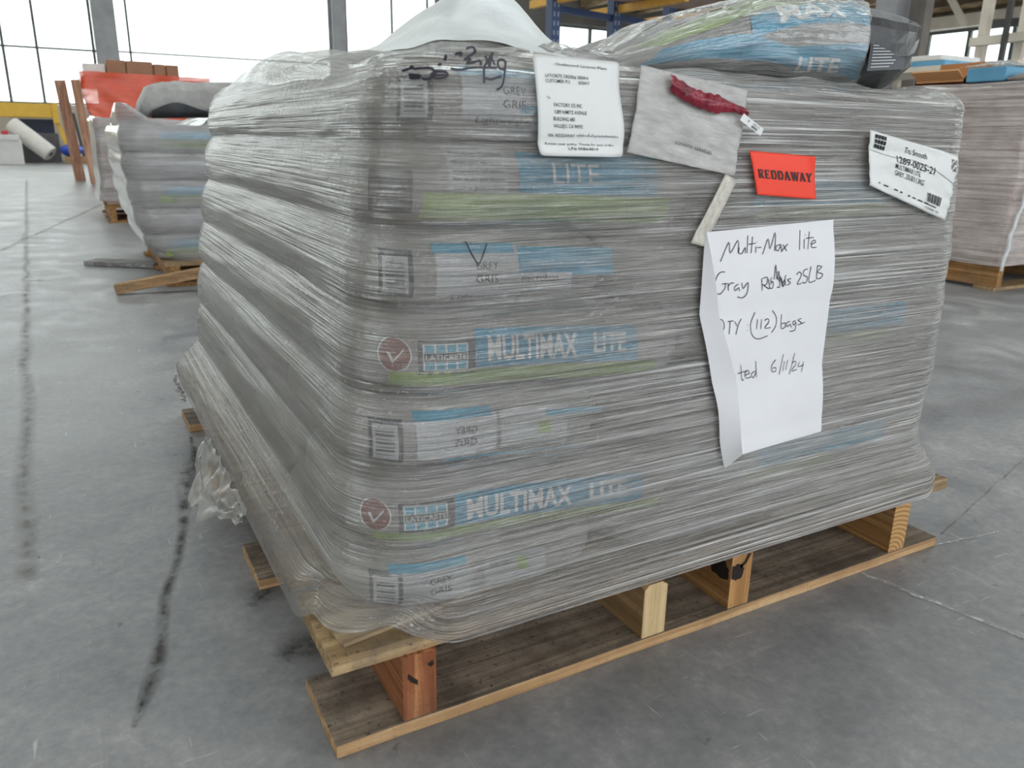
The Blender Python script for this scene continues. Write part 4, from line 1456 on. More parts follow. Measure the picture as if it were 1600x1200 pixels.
for i in range(4):
    for j in range(7):
        if (i*3+j*5) % 4:
            f.rect(0.93+i*0.014, 0.74+j*0.026, 0.941+i*0.014, 0.758+j*0.026)
f.line([(0.0, 0.66), (0.25, 0.655), (0.5, 0.72), (0.75, 0.68), (1.0, 0.56)], 0.006)
f.build('lettering', lambda a, b: wf(a, b, 0.0009), 'ink', wlb, cuta=0.03, cut=0.06)

# clear document pouch with the dark red strip and its little sticker
pch, pf = patch('document_pouch', (0.362, 0.7085), (0.512, 0.690), (0.503, 0.597), (0.349, 0.622), 'pouch', OFF-0.001, nu=36, nv=30,
                bow=lambda a, b: 0.003*abs(N(a*4, b*3, 2))+0.0025*abs(N(a*9, b*7, 6)))
tag(pch, 'clear plastic document pouch between the shipping label and the red label', 'pouch')
V, UV = [], []
for j in range(11):
    for i in range(34):
        a, b = i/33, j/10
        X = 0.394+0.112*a
        zc = 0.6935-0.032*a-0.004*math.sin(a*5)
        hh = 0.0095*(1-0.45*sstep(0.6, 0.85, a))*(0.85+0.5*abs(N(a*9, 3)))
        z = zc+hh*(2*b-1)
        V.append(front_point(X, z, OFF+0.006+0.004*math.sin(math.pi*b)+0.002*N(a*22, b*4, 1)))
        UV.append((a, b))
stp = link_mesh('red_strip', V, grid_faces(34, 11), 'maroon', pch, smooth=True, uvs=UV)
V = [front_point(X, z, OFF+0.009) for X, z in ((0.499, 0.665), (0.532, 0.649), (0.528, 0.6415), (0.494, 0.658))]
stk = link_mesh('barcode_sticker', [V[3], V[2], V[1], V[0]], [(0, 1, 2, 3)], 'label', pch)
f = Flat()
for i in range(8):
    f.rect(0.50+i*0.035, 0.15, 0.52+i*0.035, 0.42)
put_text(f, '742-75', 0.50, 0.32, 0.55, 0.25)
put_text(f, 'S', 0.26, 0.09, 0.45, 0.28)
def stm(a, b):
    p = (np.array(V[3])*(1-a)+np.array(V[2])*a)*(1-b)+(np.array(V[0])*(1-a)+np.array(V[1])*a)*b
    return (p[0], p[1]-0.0008, p[2])
f.build('lettering', stm, 'ink', stk)
f = Flat()
put_text(f, 'LOGISTIC SERVICES', 0.30, 0.36, 0.0, 0.035)
f.build('small_print', lambda a, b: pf(a+0.08, b+0.22-0.10*(a-0.3), 0.0016), 'ink', pch)
# strip of tape running down from the pouch
tp, _ = patch('clear_tape', (0.489, 0.600), (0.507, 0.592), (0.466, 0.518), (0.445, 0.523), 'tape', OFF-0.001, nu=6, nv=20)
tag(tp, 'strip of clear yellowed tape slanting from the pouch to the handwritten note', 'tape')

# handwritten note, letter paper hanging off the film, its near edge folded back
def note_edge_l(b): return lin(b, [0, 0.36, 0.68, 1.0], [0.472, 0.499, 0.538, 0.553])   # b from top
def note_edge_r(b): return lin(b, [0, 0.30, 0.65, 1.0], [0.683, 0.694, 0.693, 0.705])
def note_z(a, b):
    zt = 0.5345+0.008*a
    zbot = 0.256-0.0*a
    return zt+(zbot-zt)*b
def note_off(a, b):
    return OFF+0.0015+0.011*math.sin(math.pi*min(1, b*1.0))*(1-a*0.75)+0.004*math.sin(b*9)*(0.4+0.6*a)+0.014*sstep(0.72, 1.0, b)*(1-a)+0.006*sstep(0.92, 1.0, b)
def note_pt(a, b, e=0.0):
    X = note_edge_l(b)*(1-a)+note_edge_r(b)*a-0.60*note_off(a, b)
    z = note_z(a, b)
    return front_point(X, z, note_off(a, b)+e)
V, UV = [], []
nu, nv = 26, 44
for j in range(nv):
    for i in range(nu):
        a, b = i/(nu-1), j/(nv-1)
        V.append(note_pt(a, b))
        UV.append((a, b))
note = link_mesh('handwritten_note', V, [tuple(reversed(q)) for q in grid_faces(nu, nv)], 'paper', smooth=True, uvs=UV)
tag(note, 'white letter sheet with handwritten quantity, stuck on the wrapped stack', 'note')
V = []
nw = 7
for j in range(nv):
    b = j/(nv-1)
    wd = lin(b, [0, 0.10, 0.36, 0.68, 0.9, 1.0], [0.0, 0.006, 0.020, 0.030, 0.018, 0.006])
    for i in range(nw):
        c = i/(nw-1)
        p = note_pt(0, b)
        q = front_point(note_edge_l(b)-0.60*note_off(0, b)-wd*c, note_z(0, b)-0.026*sstep(0.8, 1.0, b)*c, note_off(0, b)*(1-c)+(OFF-0.001)*c)
        V.append(q if c > 0 else p)
fb = link_mesh('folded_edge', V, grid_faces(nw, nv), 'paper', note, smooth=True)
HW = """163,228 195,140 204,190 236,132 240,190|243,165 243,188 256,192 270,165 272,190|278,110 280,190|300,115 298,190|283,150 315,145|318,160 318,188|319,137 321,141|325,165 342,163|350,195 370,125 381,170 400,95 403,180|430,150 412,155 408,172 419,178 430,155 434,180|438,150 458,180|460,148 432,185|512,85 515,175|533,125 535,170|535,104 537,108|553,90 552,172|540,122 575,118|565,150 585,140 578,130 566,142 570,163 590,163|185,275 160,280 143,320 145,362 165,375 185,352 190,327|172,330 196,327|200,325 203,360|203,338 212,326 226,325|245,330 229,345 233,360 247,346 252,362|262,325 268,350 289,322 285,370 265,392 243,388|350,305 352,360|352,305 375,300 371,330 355,335|378,305 385,350 371,345|395,300 389,315 402,325 396,350 383,345|405,310 411,242 418,310 425,270 430,340 418,343|430,292 445,345 436,300|456,290 449,335 440,335 452,312 456,338|480,305 465,311 478,325 462,336|350,330 372,345|388,330 400,318|420,300 428,315|505,288 518,275 527,290 508,330 527,327|555,262 539,268 537,290 555,300 546,325 531,322|570,250 560,320 590,314|598,247 594,306|598,247 618,252 599,275 622,285 612,304 594,306|160,488 180,496 186,525 170,552|200,500 226,497|212,499 207,558|232,500 240,520|260,488 248,512 236,560|286,515 286,519|284,538 284,542|320,458 300,510 306,562 332,580 372,566|330,490 325,535|348,490 343,535|360,497 374,488 379,503 361,530 386,528|395,450 412,482 409,520 390,552|435,468 432,530 449,526 448,507 433,513|470,500 455,510 458,525 471,514 476,528|495,497 482,506 488,518 497,503 492,540 468,546|521,488 506,495 522,508 504,518 536,505|231,738 232,768|257,698 261,765 270,762|244,737 279,726|275,745 294,735 285,722 274,740 282,758 300,752|320,725 303,740 310,757 323,733|321,680 325,755|408,675 391,702 393,728 408,727 408,711 394,714|441,650 424,742|446,682 440,726|460,676 453,722|491,645 469,742|480,692 491,682 497,694 479,726 501,720|512,685 507,706 531,700|530,684 522,732"""
f = Flat()
def px2note(px, py):
    """traced pen point -> note coordinates (a across, b down)"""
    p = at(px, py, 1, 0.0)
    for _ in range(3):
        b = (0.538-p[2])/(0.538-0.256)
        b = min(1.0, max(0.0, b))
        l, r = note_edge_l(b), note_edge_r(b)
        a = (p[0]-l)/(r-l)
        y = note_pt(min(1, max(0, a)), b)[1]
        p = at(px, py, 1, y)
    zt = 0.5345+0.008*a
    return a*0.21, (zt-p[2])/(zt-0.256)*0.28
LN = [Flat() for _ in range(4)]
for st in HW.split('|'):
    pts = [tuple(map(float, q.split(','))) for q in st.split()]
    li = 0 if pts[0][1] < 236 else 1 if pts[0][1] < 420 else 2 if pts[0][1] < 600 else 3
    pts = [px2note(1080+x/2.928, 330+y/2.928) for x, y in pts]
    LN[li].curve(pts, 0.00105, 4)
for fl_ in LN:
    fl_.build('handwriting', lambda a, b: note_pt(min(1.0, max(0.0, a/0.21)), b/0.28, 0.0009), 'ink', note)

# marker scribble and check mark on the film
def film_map(off=0.0062):
    return lambda X, z: front_point(X, z, off)
SCR = """405,190 430,178 450,170 438,160|430,215 455,218 480,226 445,232 440,240 478,240|435,222 475,235|450,180 490,176 530,180 542,205 540,230 515,247 495,250 488,240|540,200 575,202 600,215 592,238 560,246 535,238 532,215 560,205 600,206|545,225 590,222|560,165 575,150|600,95 596,115 594,135|645,95 662,88 675,85 665,110|700,60 725,52 742,58 745,85 715,110 685,130|690,130 720,128 700,155 740,148 770,140 770,170|620,185 655,195 690,190 740,182 800,184 860,186|845,90 815,135 790,180 785,230 785,280|800,110 812,150 820,175 830,112 838,140 850,168|912,142 885,132 868,150 872,185 895,195 910,183 914,140 905,220 890,290 872,312 852,322|790,250 825,258 850,248 885,238"""
f = Flat()
for st in SCR.split('|'):
    pts = []
    for q in st.split():
        x, y = map(float, q.split(','))
        p = at(560+x/4, 60+y/4, 1, 0.022)
        pts.append((p[0], p[2]))
    f.curve(pts, 0.0022, 4)
o = f.build('marker_scribble', film_map(0.0075), 'marker', wrap)
f = Flat()
P = [at(x, y, 1, 0.022) for x, y in ((726, 376), (733, 395), (744, 414), (751, 398), (758, 380))]
f.line([(p[0], p[2]) for p in P], 0.0017)
f.build('marker_tick', film_map(), 'marker', wrap)

# ------------------------------------------------------------------ second wrapped pallet, behind
def simple_pallet(name, label, x0, y0, W, D, h, nst, mats, nd=6):
    p = empty(name)
    tag(p, label, 'pallet')
    for i in range(nd):
        y = y0+(D-0.1)*i/(nd-1)
        board('deck_board', (x0, y, h-0.018), (x0+W, y+0.1, h), mats[0], p, i*2.2, 4)
    for i in range(3):
        y = y0+(D-0.1)*i/2
        board('bottom_board', (x0, y, 0), (x0+W, y+0.1, 0.016), mats[1], p, i*3.1, 4)
    for i in range(nst):
        x = x0+0.02+(W-0.08)*i/(nst-1)
        box('stringer', (x, y0+0.002, 0.016), (x+0.04, y0+D-0.002, h-0.018), mats[2], p, bev=0.002)
    return p
def wrapped(name, label, ofn, z0, z1, nz, du, bul, topfn, mat, wr=1.0, seed=0.0):
    """film around a load; ofn(z) -> x0,x1,y0,y1,rc"""
    S = ring_samples(du)
    nu_ = len(S)
    V, UV = [], []
    ref = [ring_pt(s, ofn((z0+z1)/2))[0] for s in S]
    ul = [0.0]
    for i in range(1, nu_):
        ul.append(ul[-1]+math.hypot(ref[i][0]-ref[i-1][0], ref[i][1]-ref[i-1][1]))
    for j in range(nz):
        q = j/(nz-1)
        for i, s in enumerate(S):
            zr = topfn(*ring_pt(s, ofn(z1))[0])
            z = z0+(zr-z0)*q
            (x, y), n = ring_pt(s, ofn(z))
            b = bul(x, y, z)+wr*(0.003*N(ul[i]*2, z*40, seed)+0.008*max(0, N(ul[i]*2.5, z*9, seed+4)))
            V.append((x+n[0]*b, y+n[1]*b, z))
            UV.append((ul[i], z))
    F = grid_faces(nu_, nz, wrap=True)
    base = len(V)-nu_
    cx = sum(V[base+i][0] for i in range(nu_))/nu_
    cy = sum(V[base+i][1] for i in range(nu_))/nu_
    last = base
    for k in range(1, 12):
        q = (k/11)**1.3
        st = len(V)
        for i in range(nu_):
            bx, by, bz = V[base+i]
            x, y = bx+(cx-bx)*q, by+(cy-by)*q
            tz = topfn(x, y)-0.02*sstep(0, 0.2, q)
            V.append((x, y, bz+(tz-bz)*sstep(0, 0.25, q)))
            UV.append((ul[i], bz+q*0.4))
        for i in range(nu_):
            F.append((last+i, last+(i+1) % nu_, st+(i+1) % nu_, st+i))
        last = st
    o = link_mesh(name, V, F, mat, smooth=True, uvs=UV)
    tag(o, label, 'plastic wrap')
    return o

# behind on the shaded side: stack of the same bags on a broken pallet
P2X, P2Y = 0.155, 2.98
simple_pallet('wooden_pallet', 'rough brown pallet under the second wrapped stack behind the large one', P2X, P2Y, 1.05, 1.10, 0.105, 3, ('deck', 'pine_or', 'pine_or'))
def o2(z):
    lean = lin(z, [0.10, 0.17, 0.32, 0.55, 0.75], [0.02, -0.06, -0.10, -0.122, -0.112])
    return (P2X+lean, 1.26, P2Y+0.03-0.02*sstep(0.1, 0.3, z), P2Y+1.12, 0.10)
def top2(x, y):
    z = 0.665
    z += 0.10*math.exp(-((x-0.02)/0.10)**2-((y-3.0)/0.35)**2)
    z += 0.075*sstep(0.32, 0.52, x)
    z += 0.012*N(x*9, y*7, 3)
    return z
def b2(x, y, z):
    return -0.012*(1-abs(math.sin(math.pi*(z-0.107)/0.112))**0.7)
def o2b(k):
    z = 0.107+0.112*(k+0.5)
    return o2(z)
for k in range(5):
    z0_, z1_ = 0.108+0.112*k, 0.107+0.112*(k+1)
    x0_, x1_, y0_, y1_, rc_ = o2b(k)
    x0_ += 0.022
    y0_ += 0.018
    fronts = [(x0_, 0.50), (0.505, 0.86)]
    cells = [(a, b, y0_, y0_+0.40) for a, b in fronts]+[(x0_, 0.42, y0_+0.405, y0_+0.80)]
    for ci, (xa, xb, ya, yb) in enumerate(cells):
        # pillow shape
        V, T = [], [-1, -0.9, -0.6, 0, 0.6, 0.9, 1]
        m = 24
        for t in T:
            d = bag_d(t, 0.035)
            for i in range(m):
                a = 2*math.pi*i/m
                c, s = math.cos(a), math.sin(a)
                cc = math.copysign(abs(c)**0.35, c); ss = math.copysign(abs(s)**0.35, s)
                V.append(((xa+xb)/2+((xb-xa)/2-d)*cc, (ya+yb)/2+((yb-ya)/2-d)*ss, (z0_+z1_)/2+(z1_-z0_)/2*t+0.002*N(i, t, k)))
        F_ = grid_faces(m, len(T), wrap=True)
        F_.append(tuple(reversed(range(m))))
        F_.append(tuple(range((len(T)-1)*m, len(T)*m)))
        o = link_mesh('mortar_bag', V, F_, 'bag', smooth=True)
        wh = ['near corner', 'second along front', 'on its flank'][ci]
        tag(o, '%s layer grey bag in the second wrapped stack, %s' % (['bottom', 'second', 'third', 'fourth', 'top'][k], wh), 'bag', 'grey bags inside the second wrapped stack')
        if ci == 0:
            f = Flat()
            if k % 2 == 0:
                f.rect(0.19, 0.0, 0.46, 0.6)
                f.build('blue_band', lambda a, b, ya=ya, k=k: (a, ya-0.003+bag_d(b, 0.035), 0.107+0.112*(k+0.5)+0.054*b), 'blue', o, cut=0.2)
                f = Flat()
                f.rect(0.17, -0.7, 0.46, -0.05)
                f.build('green_band', lambda a, b, ya=ya, k=k: (a, ya-0.003+bag_d(b, 0.035), 0.107+0.112*(k+0.5)+0.054*b), 'green', o, cut=0.2)
            else:
                f.rect(0.20, -0.5, 0.44, 0.5)
                f.build('pale_panel', lambda a, b, ya=ya, k=k: (a, ya-0.003+bag_d(b, 0.035), 0.107+0.112*(k+0.5)+0.054*b), 'panel', o, cut=0.2)
wrapped('stretch_wrap', 'stretch film around the second stack of bags, standing behind the large one', o2, 0.095, 0.68, 70, 0.022, b2, top2, 'film_far', 0.9, 3.0)
stC = [(0.16+0.62*i/17, 3.40, 0.70+0.02*(i/17), 0.17, 0.150*(1-0.55*abs(2*i/17-1)**12), 0.0) for i in range(18)]
bagC = loft_bag('loose_bag', stC, 'bag', None, seed=9.0, ex=3.4, wr=0.009)
tag(bagC, 'loose bag with dark underside lying on top of the second wrapped stack', 'bag')
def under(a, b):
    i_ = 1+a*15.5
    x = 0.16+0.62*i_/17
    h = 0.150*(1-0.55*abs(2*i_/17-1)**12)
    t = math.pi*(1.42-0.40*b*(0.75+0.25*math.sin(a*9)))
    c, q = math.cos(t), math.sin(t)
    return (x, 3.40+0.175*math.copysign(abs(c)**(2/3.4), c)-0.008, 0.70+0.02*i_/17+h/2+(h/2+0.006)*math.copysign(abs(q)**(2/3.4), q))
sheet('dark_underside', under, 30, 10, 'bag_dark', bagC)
# planks on the floor beside it
a = at(180, 452, 2, 0.022); b = at(322, 424, 2, 0.08)
o = bar('wooden_plank', a, b, 0.05, 0.04, 'plank', bev=0.004)
tag(o, 'light brown plank leaning out from under the second wrapped stack', 'plank')
a = at(142, 409, 2, 0.012); b = at(222, 412, 2, 0.014)
o = bar('wooden_plank', a, b+(b-a)*0.35, 0.11, 0.022, 'plank_grey', bev=0.003)
tag(o, 'weathered grey plank lying flat on the floor by the second stack', 'plank')

# ------------------------------------------------------------------ small load behind the second stack
simple_pallet('wooden_pallet', 'orange-brown pallet under the small cartons behind the second stack', 0.07, 5.86, 1.0, 1.0, 0.125, 3, ('pine_or', 'pine_or', 'pine_or'), 5)
for i, (z0_, z1_) in enumerate(((0.127, 0.36), (0.362, 0.56), (0.562, 0.70))):
    o = box('carton', (0.08, 5.88, z0_), (1.0, 6.8, z1_), 'carton_dusky' if i != 1 else 'carton', bev=0.008)
    tag(o, '%s brown carton of the small stack showing behind the second stack' % ['bottom', 'middle', 'top'][i], 'carton')
wrapped('stretch_wrap', 'whitish film hanging around the small carton stack at the back', lambda z: (0.02+0.03*sstep(0.1, 0.3, z), 1.06, 5.82, 6.86, 0.04), 0.16, 0.72, 24, 0.05,
        lambda x, y, z: 0.012*N(x*6+y*5, z*7), lambda x, y: 0.735+0.02*N(x*4, y*4), 'film_far', 1.2, 8.0)

# ------------------------------------------------------------------ orange wrapped load with cartons on it
org = empty('crate')
tag(org, 'tall crate frame of rosy wooden posts under the orange wrapped load', 'crate')
YO = 11.0
V, UV = [], []
for j in range(20):
    q = j/19
    for i in range(30):
        a = i/29
        # front and left faces hanging down
        s = a*2.2
        zt = 1.36-0.02*a+0.008*N(a*9, 1)
        zlow = lin(a, [0, 0.18, 0.3, 0.42, 0.7, 1.0], [0.75, 0.70, 0.35, 0.10, 0.12, 0.15])
        z = zt+(zlow-zt)*q
        if s < 0.4:
            x, y = 0.155, YO+0.4-s
        else:
            x, y = 0.155+(s-0.4)*0.85, YO
        x += 0.10*sstep(0.3, 1.0, q)*(1-sstep(0.0, 0.6, a))+0.02*N(a*7, q*5, 2)
        y += 0.03*N(a*8, q*6, 5)
        V.append((x, y, z))
        UV.append((a*2, z))
oc = link_mesh('orange_film', V, [tuple(reversed(q)) for q in grid_faces(30, 20)], 'film_orange', None, smooth=True, uvs=UV)
tag(oc, 'orange stretch film draped over the tall load in the back', 'plastic wrap')
box('platform', (0.17, YO+0.06, 1.20), (1.70, YO+1.2, 1.30), 'carton', org)
box('inner_panel', (0.42, YO+0.10, 0.05), (1.66, YO+1.15, 1.19), 'carton', org)
for (a, b, w) in (((0.17, YO+0.02, 0.0), (0.10, YO+0.03, 1.25), 0.10), ((0.33, YO-0.05, 0.0), (0.34, YO+0.03, 0.75), 0.09),
                  ((0.02, YO+0.9, 0.0), (-0.06, YO+0.85, 1.28), 0.13), ((1.6, YO+0.03, 0), (1.6, YO+0.03, 1.2), 0.1)):
    bar('post', a, b, w, w, 'pinkwood', org, bev=0.006)
xs = [0.47, 0.70, 1.02, 1.17, 1.33]
for i in range(4):
    z = 1.315
    o = box('carton', (xs[i]+0.004, YO+0.15, z), (xs[i+1]-0.004, YO+0.55, z+0.20+0.01*(i % 2)-0.012*i), 'carton', bev=0.012)
    tag(o, ['brown carton nearest the steel column, first of the row on the orange load', 'widest brown carton in the row on the orange load',
            'narrow brown carton, third in the row on the orange load', 'brown carton at the far end of the row on the orange load'][i], 'carton', 'cartons in a row on the orange load')
o = box('white_carton', (0.21, YO+0.2, 1.315), (0.46, YO+0.5, 1.46), 'white_box', bev=0.006)
tag(o, 'small pale carton at the corner of the orange load beside brown ones', 'carton')

# ------------------------------------------------------------------ things along the far wall
YF = 19.4
yb = empty('bench')
tag(yb, 'long yellow steel bench below the far windows', 'bench')
box('top_beam', (-4.5, YF, 0.91), (-0.22, YF+0.5, 1.19), 'yellow', yb, bev=0.01)
box('end_plate', (-0.22, YF-0.03, 0.80), (-0.10, YF+0.53, 1.21), 'yellow', yb, bev=0.01)
bar('leg', (-0.14, YF+0.1, 0.82), (-0.02, YF+0.05, 0.35), 0.09, 0.09, 'yellow', yb)
bar('leg', (-0.02, YF+0.05, 0.35), (0.0, YF+0.05, 0.0), 0.09, 0.09, 'yellow', yb)
bar('leg', (-4.3, YF+0.25, 0.0), (-4.3, YF+0.25, 0.92), 0.1, 0.1, 'yellow', yb)
o = box('crate', (-0.95, YF+0.1, 0.60), (-0.22, YF+0.5, 0.88), 'navy', bev=0.01)
tag(o, 'dark navy crate on the charcoal box under the yellow bench', 'crate')
o = box('storage_box', (-1.0, YF+0.05, 0.0), (-0.16, YF+0.55, 0.598), 'greybox', bev=0.01)
tag(o, 'charcoal storage box on the floor under the yellow bench', 'box')
bm = bmesh.new()
add_box(bm, (-1.9, YF-1.15, 0.0), (-0.83, YF-0.72, 0.46), bev=0.01)
o = bm_obj('white_carton', bm, 'white_box')
box('lid', (-1.93, YF-1.18, 0.46), (-0.86, YF-0.69, 0.56), 'white_box', o, bev=0.012)
tag(o, 'white lidded carton on the floor before the yellow bench', 'carton')
o = box('red_tub', (-1.14, YF-1.0, 0.561), (-1.02, YF-0.88, 0.64), 'redthing', bev=0.02)
tag(o, 'small red plastic tub on the white carton', 'tub')
def roll(name, a, b, r, label):
    m_, Ln = beam_mtx(a, b)
    V = []
    nr = 22
    prof = [(0, 0.03), (0, r*0.35), (0.0, r*0.92), (0.03, r), (Ln*0.5, r*1.04), (Ln-0.03, r), (Ln, r*0.92), (Ln, 0.03)]
    for x, rr in prof:
        for i in range(nr):
            t = 2*math.pi*i/nr
            V.append(m_ @ Vector((x, rr*math.cos(t), rr*math.sin(t))))
    o = link_mesh(name, V, grid_faces(nr, len(prof), wrap=True), 'roll', smooth=False)
    V2 = []
    for x, rr in ((-0.004, 0.055), (0.10, 0.05), (0.10, 0.001)):
        for i in range(nr):
            t = 2*math.pi*i/nr
            V2.append(m_ @ Vector((x, rr*math.cos(t), rr*math.sin(t))))
    V3 = []
    link_mesh('core', [m_ @ Vector((-0.004, 0.055*math.cos(2*math.pi*i/nr), 0.055*math.sin(2*math.pi*i/nr))) for i in range(nr)], [tuple(range(nr))], 'steel_dark', o)
    tag(o, label, 'roll')
    return o
roll('fabric_roll', (-0.35, YF-0.55, 0.185), (-0.98, YF-0.24, 0.76), 0.17, 'white roll of material with dark core leaning up over the carton')
for i, (x, t, w, mat, lb) in enumerate(((0.00, 0.10, 0.05, 'steel_dark', 'dark narrow board leaning beside the yellow bench'), (0.09, 0.12, 0.06, 'white_box', 'pale narrow board leaning beside the yellow bench'),
                                        (0.18, 0.10, 0.05, 'steel_dark', 'second dark board leaning beside the pale one'), (0.29, 0.10, 0.10, 'panel', 'wide bluish board leaning next to the crate posts'))):
    o = bar('leaning_board', (x+t, YF-0.1-0.0*i, 0.02), (x+t-0.10, YF+0.25, 1.10-0.04*i), w, 0.03, mat)
    tag(o, lb, 'board')
bm = bmesh.new()
bmesh.ops.create_icosphere(bm, subdivisions=3, radius=1.0)
for v in bm.verts:
    d = 1+0.18*N(v.co.x*2, v.co.y*2, v.co.z*2)
    v.co = Vector((0.05+0.22*v.co.x*d, YF-0.55+0.2*v.co.y*d, max(0.142, 0.27+0.13*v.co.z*d)))
o = bm_obj('plastic_bag', bm, 'bluebag', smooth=True)
tag(o, 'blue plastic bag on a low timber by the far wall', 'bag')
o = box('low_timber', (-0.10, YF-0.85, 0.0), (0.9, YF-0.35, 0.142), 'plank', bev=0.01)
tag(o, 'low brown timber lying along the far wall under the blue bag', 'timber')

# ------------------------------------------------------------------ cantilever rack
rk = empty('cantilever_rack')
tag(rk, 'blue cantilever rack with yellow arms behind the wrapped stack', 'rack')
ups = [at(864, 40, 1, 6.6), at(959, 40, 1, 6.75), at(1045, 40, 1, 6.9)]
up = [(p[0], p[1]) for p in ups]
for (x, y) in up:
    box('column', (x-0.05, y-0.06, 0.06), (x+0.05, y+0.06, 3.2), 'rack_slots', rk, bev=0.004)
    box('foot', (x-0.08, y-0.9, 0.0), (x+0.08, y+0.35, 0.08), 'rack_blue', rk, bev=0.004)
for i in range(2):
    (xa, ya), (xb, yb_) = up[i], up[i+1]
    for z in (1.88, 0.9):
        bar('brace', (xa, ya, z), (xb, yb_, z-0.01), 0.05, 0.06, 'rack_blue', rk)
for i, (pa, pb) in enumerate((((800, 33), (914, 0)), ((940, 34), (1012, 12)), ((1034, 36), (1105, 20)))):
    x, y = up[i]
    for sgn in (-1, 1):
        pass
    bm = bmesh.new()
    a0 = Vector((x-0.02, y+0.40, 1.955)); a1 = Vector((x+0.12, y-1.0, 1.955))
    add_bar(bm, a0, a1, 0.055, 0.075, 0.004)
    bm_obj('arm', bm, 'rack_yellow', rk)
o = box('sheet_bundle', (up[0][0]-0.12, up[0][1]-0.95, 1.995), (up[2][0]+0.32, up[0][1]-0.07, 2.30), 'carton_dusky', bev=0.01)
tag(o, 'brown bundle of flat sheets lying on the rack arms', 'sheet bundle')
for i, (a_, b_) in enumerate(((0.0, 0.35), (0.38, 0.62))):
    o = box('carton', (up[0][0]-0.1+a_, up[0][1]-0.7, 2.302), (up[0][0]-0.1+b_, up[0][1]-0.2, 2.55), 'carton_tan', bev=0.01)
    tag(o, ['tan carton on the sheet bundle at the rack end', 'smaller tan carton second on the sheet bundle'][i], 'carton')

# ------------------------------------------------------------------ right-hand wrapped load of cartons
PX, PY = 3.52, 1.40
simple_pallet('wooden_pallet', 'yellow-brown pallet under the wrapped cartons beyond the large stack', PX, PY, 1.1, 1.22, 0.13, 3, ('deck', 'deck', 'pine_or'), 6)
lv = [0.132, 0.33, 0.53, 0.73, 0.90]
for k in range(4):
    for c, (xa, xb, ya, yb_) in enumerate(((PX+0.02, PX+0.52, PY+0.02, PY+0.60), (PX+0.53, PX+1.06, PY+0.02, PY+0.60), (PX+0.02, PX+0.52, PY+0.61, PY+1.18))):
        o = box('carton', (xa+0.003*k, ya, lv[k]), (xb, yb_, lv[k+1]-0.003), 'carton_dusky', bev=0.006)
        tag(o, '%s brown carton inside the wrapped load by the frame edge, %s' % (['bottom layer', 'second layer', 'third layer', 'top layer'][k], ['at its near corner', 'beyond the near corner', 'on its hidden flank'][c]), 'carton', 'cartons inside the wrapped load by the frame edge')
        if k == 0 and c == 0:
            f = Flat()
            f.rect(PX+0.06, 0.17, PX+0.20, 0.28)
            f.build('paper_label', lambda a, b, ya=ya: (a, ya-0.001, b), 'label', o)
def o3(z):
    return (PX-0.012, PX+1.09, PY-0.012, PY+1.2, 0.03)
rw = wrapped('stretch_wrap', 'pinkish film around the wrapped cartons beyond the large stack', o3, 0.115, 0.91, 90, 0.016, lambda x, y, z: 0.0, lambda x, y: 0.912+0.004*N(x*5, y*5), 'film_pink', 1.1, 15.0)
def rope(a, b):
    z = 0.10+0.45*b
    x = PX-0.02+0.10*b**1.3+0.008*(1+1.2*abs(N(b*5, 4)))*math.sin(2*math.pi*a)
    y = PY-0.03-0.006*math.cos(2*math.pi*a)
    return (x+0.022*N(b*7, 2), y, z)
sheet('twisted_tail', rope, 8, 30, 'film_white', rw, (0.1, 0.5))
# open carton on it
oc = empty('open_carton')
tag(oc, 'open tan carton standing on the wrapped cartons, flaps spread', 'carton')
zt = 0.922
bm = bmesh.new()
cx0, cx1, cy0, cy1 = PX+0.045, PX+0.34, PY+0.345, PY+0.60
for lo, hi in (((cx0, cy0, zt), (cx1, cy1, zt+0.006)), ((cx0, cy0, zt), (cx0+0.006, cy1, zt+0.022)), ((cx1-0.006, cy0, zt), (cx1, cy1, zt+0.05)),
               ((cx0, cy1-0.006, zt), (cx1, cy1, zt+0.03)), ((cx0, cy0, zt), (cx1, cy0+0.006, zt+0.03))):
    add_box(bm, lo, hi)
bm_obj('body', bm, 'carton_tan', oc)
bm = bmesh.new()
add_box(bm, (-0.003, -0.09, 0), (0.003, 0.18, 0.07), Matrix.Translation((cx1-0.003, cy1-0.10, zt+0.046)) @ Matrix.Rotation(0.10, 4, 'Y'))
bm_obj('flap', bm, 'carton_in', oc)
bm = bmesh.new()
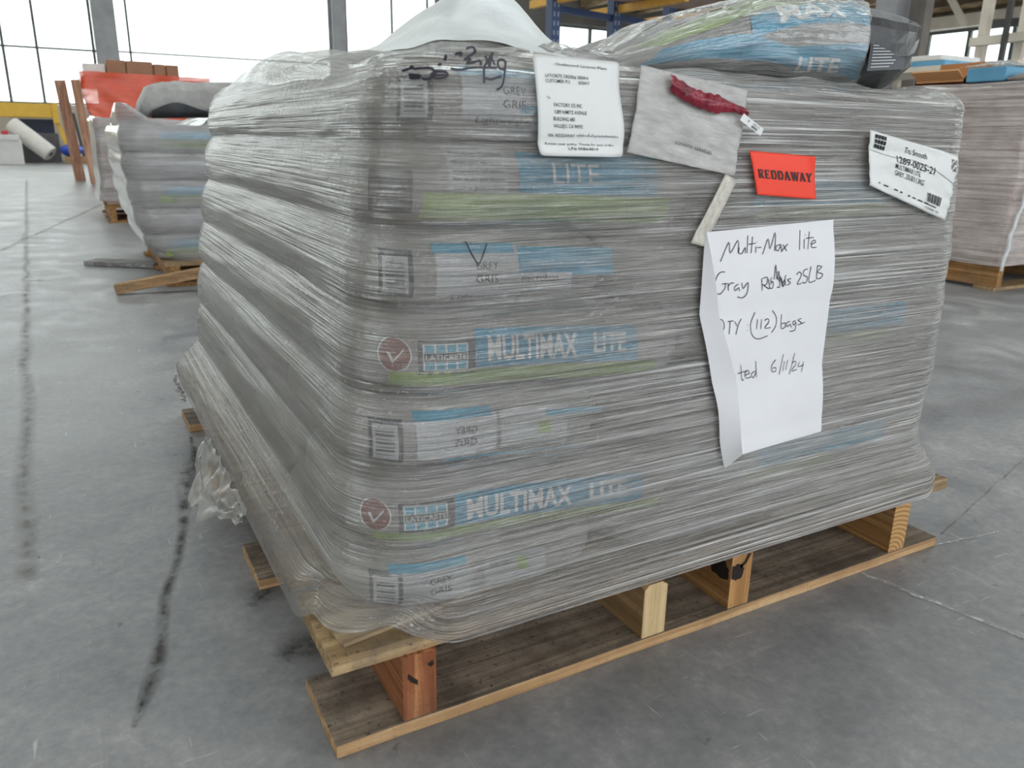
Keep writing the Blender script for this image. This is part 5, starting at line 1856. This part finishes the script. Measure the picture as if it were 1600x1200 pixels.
add_box(bm, (-0.004, -0.12, 0.0), (0.004, 0.12, 0.06), Matrix.Translation((cx0, (cy0+cy1)/2, zt+0.020)) @ Matrix.Rotation(-0.95, 4, 'Y'))
bm_obj('flap', bm, 'carton_tan', oc)
o = box('blue_box', (PX+0.04, PY+0.155, zt), (PX+0.36, PY+0.338, zt+0.062), 'skyblue', bev=0.008)
tag(o, 'blue box under crumpled clear plastic on the wrapped cartons', 'box')
def crump(a, b):
    x = PX+0.035+0.26*a
    y = PY+0.15+0.22*b
    return (x, y, zt+0.066+0.028*math.sin(math.pi*a)*math.sin(math.pi*b)+0.012*abs(N(a*9, b*9, 3)))
o = sheet('clear_plastic', crump, 24, 20, 'film_clear', None, (0.3, 0.3))
tag(o, 'crumpled clear plastic heaped over the blue box', 'plastic sheet')
stG = [(PX+0.04+0.5*i/12, PY+0.075, zt-0.002, 0.07, 0.045*(1-0.6*abs(2*i/12-1)**4), 0.0) for i in range(13)]
g_ = loft_bag('grey_sack', stG, 'bag_tan', None, seed=12.0)
tag(g_, 'grey sack lying on the wrapped cartons past the blue box', 'sack')
# pale loads further back on the right
q = at(1483, 97, 0, 7.5)
zt2 = q[2]-0.06
o = box('flat_box', (q[0]-0.3, q[1]-0.16, zt2), (q[0]+0.3, q[1]+0.40, zt2+0.055), 'skyblue', bev=0.01)
tag(o, 'blue flat pack under the white box far beyond the open carton', 'box')
o = box('flat_box', (q[0]-0.3, q[1]-0.12, zt2+0.056), (q[0]+0.3, q[1]+0.36, zt2+0.105), 'white_box', bev=0.01)
tag(o, 'white flat box further back beyond the open carton', 'box')
tb = empty('table')
tag(tb, 'plain table carrying flat boxes beyond the wrapped cartons', 'table')
box('top', (q[0]-0.4, q[1]-0.9, zt2-0.046), (q[0]+0.4, q[1]+0.9, zt2-0.001), 'cream', tb)
for sx in (-0.35, 0.35):
    for sy in (-0.8, 0.8):
        box('leg', (q[0]+sx-0.03, q[1]+sy-0.03, 0), (q[0]+sx+0.03, q[1]+sy+0.03, zt2-0.046), 'cream', tb)
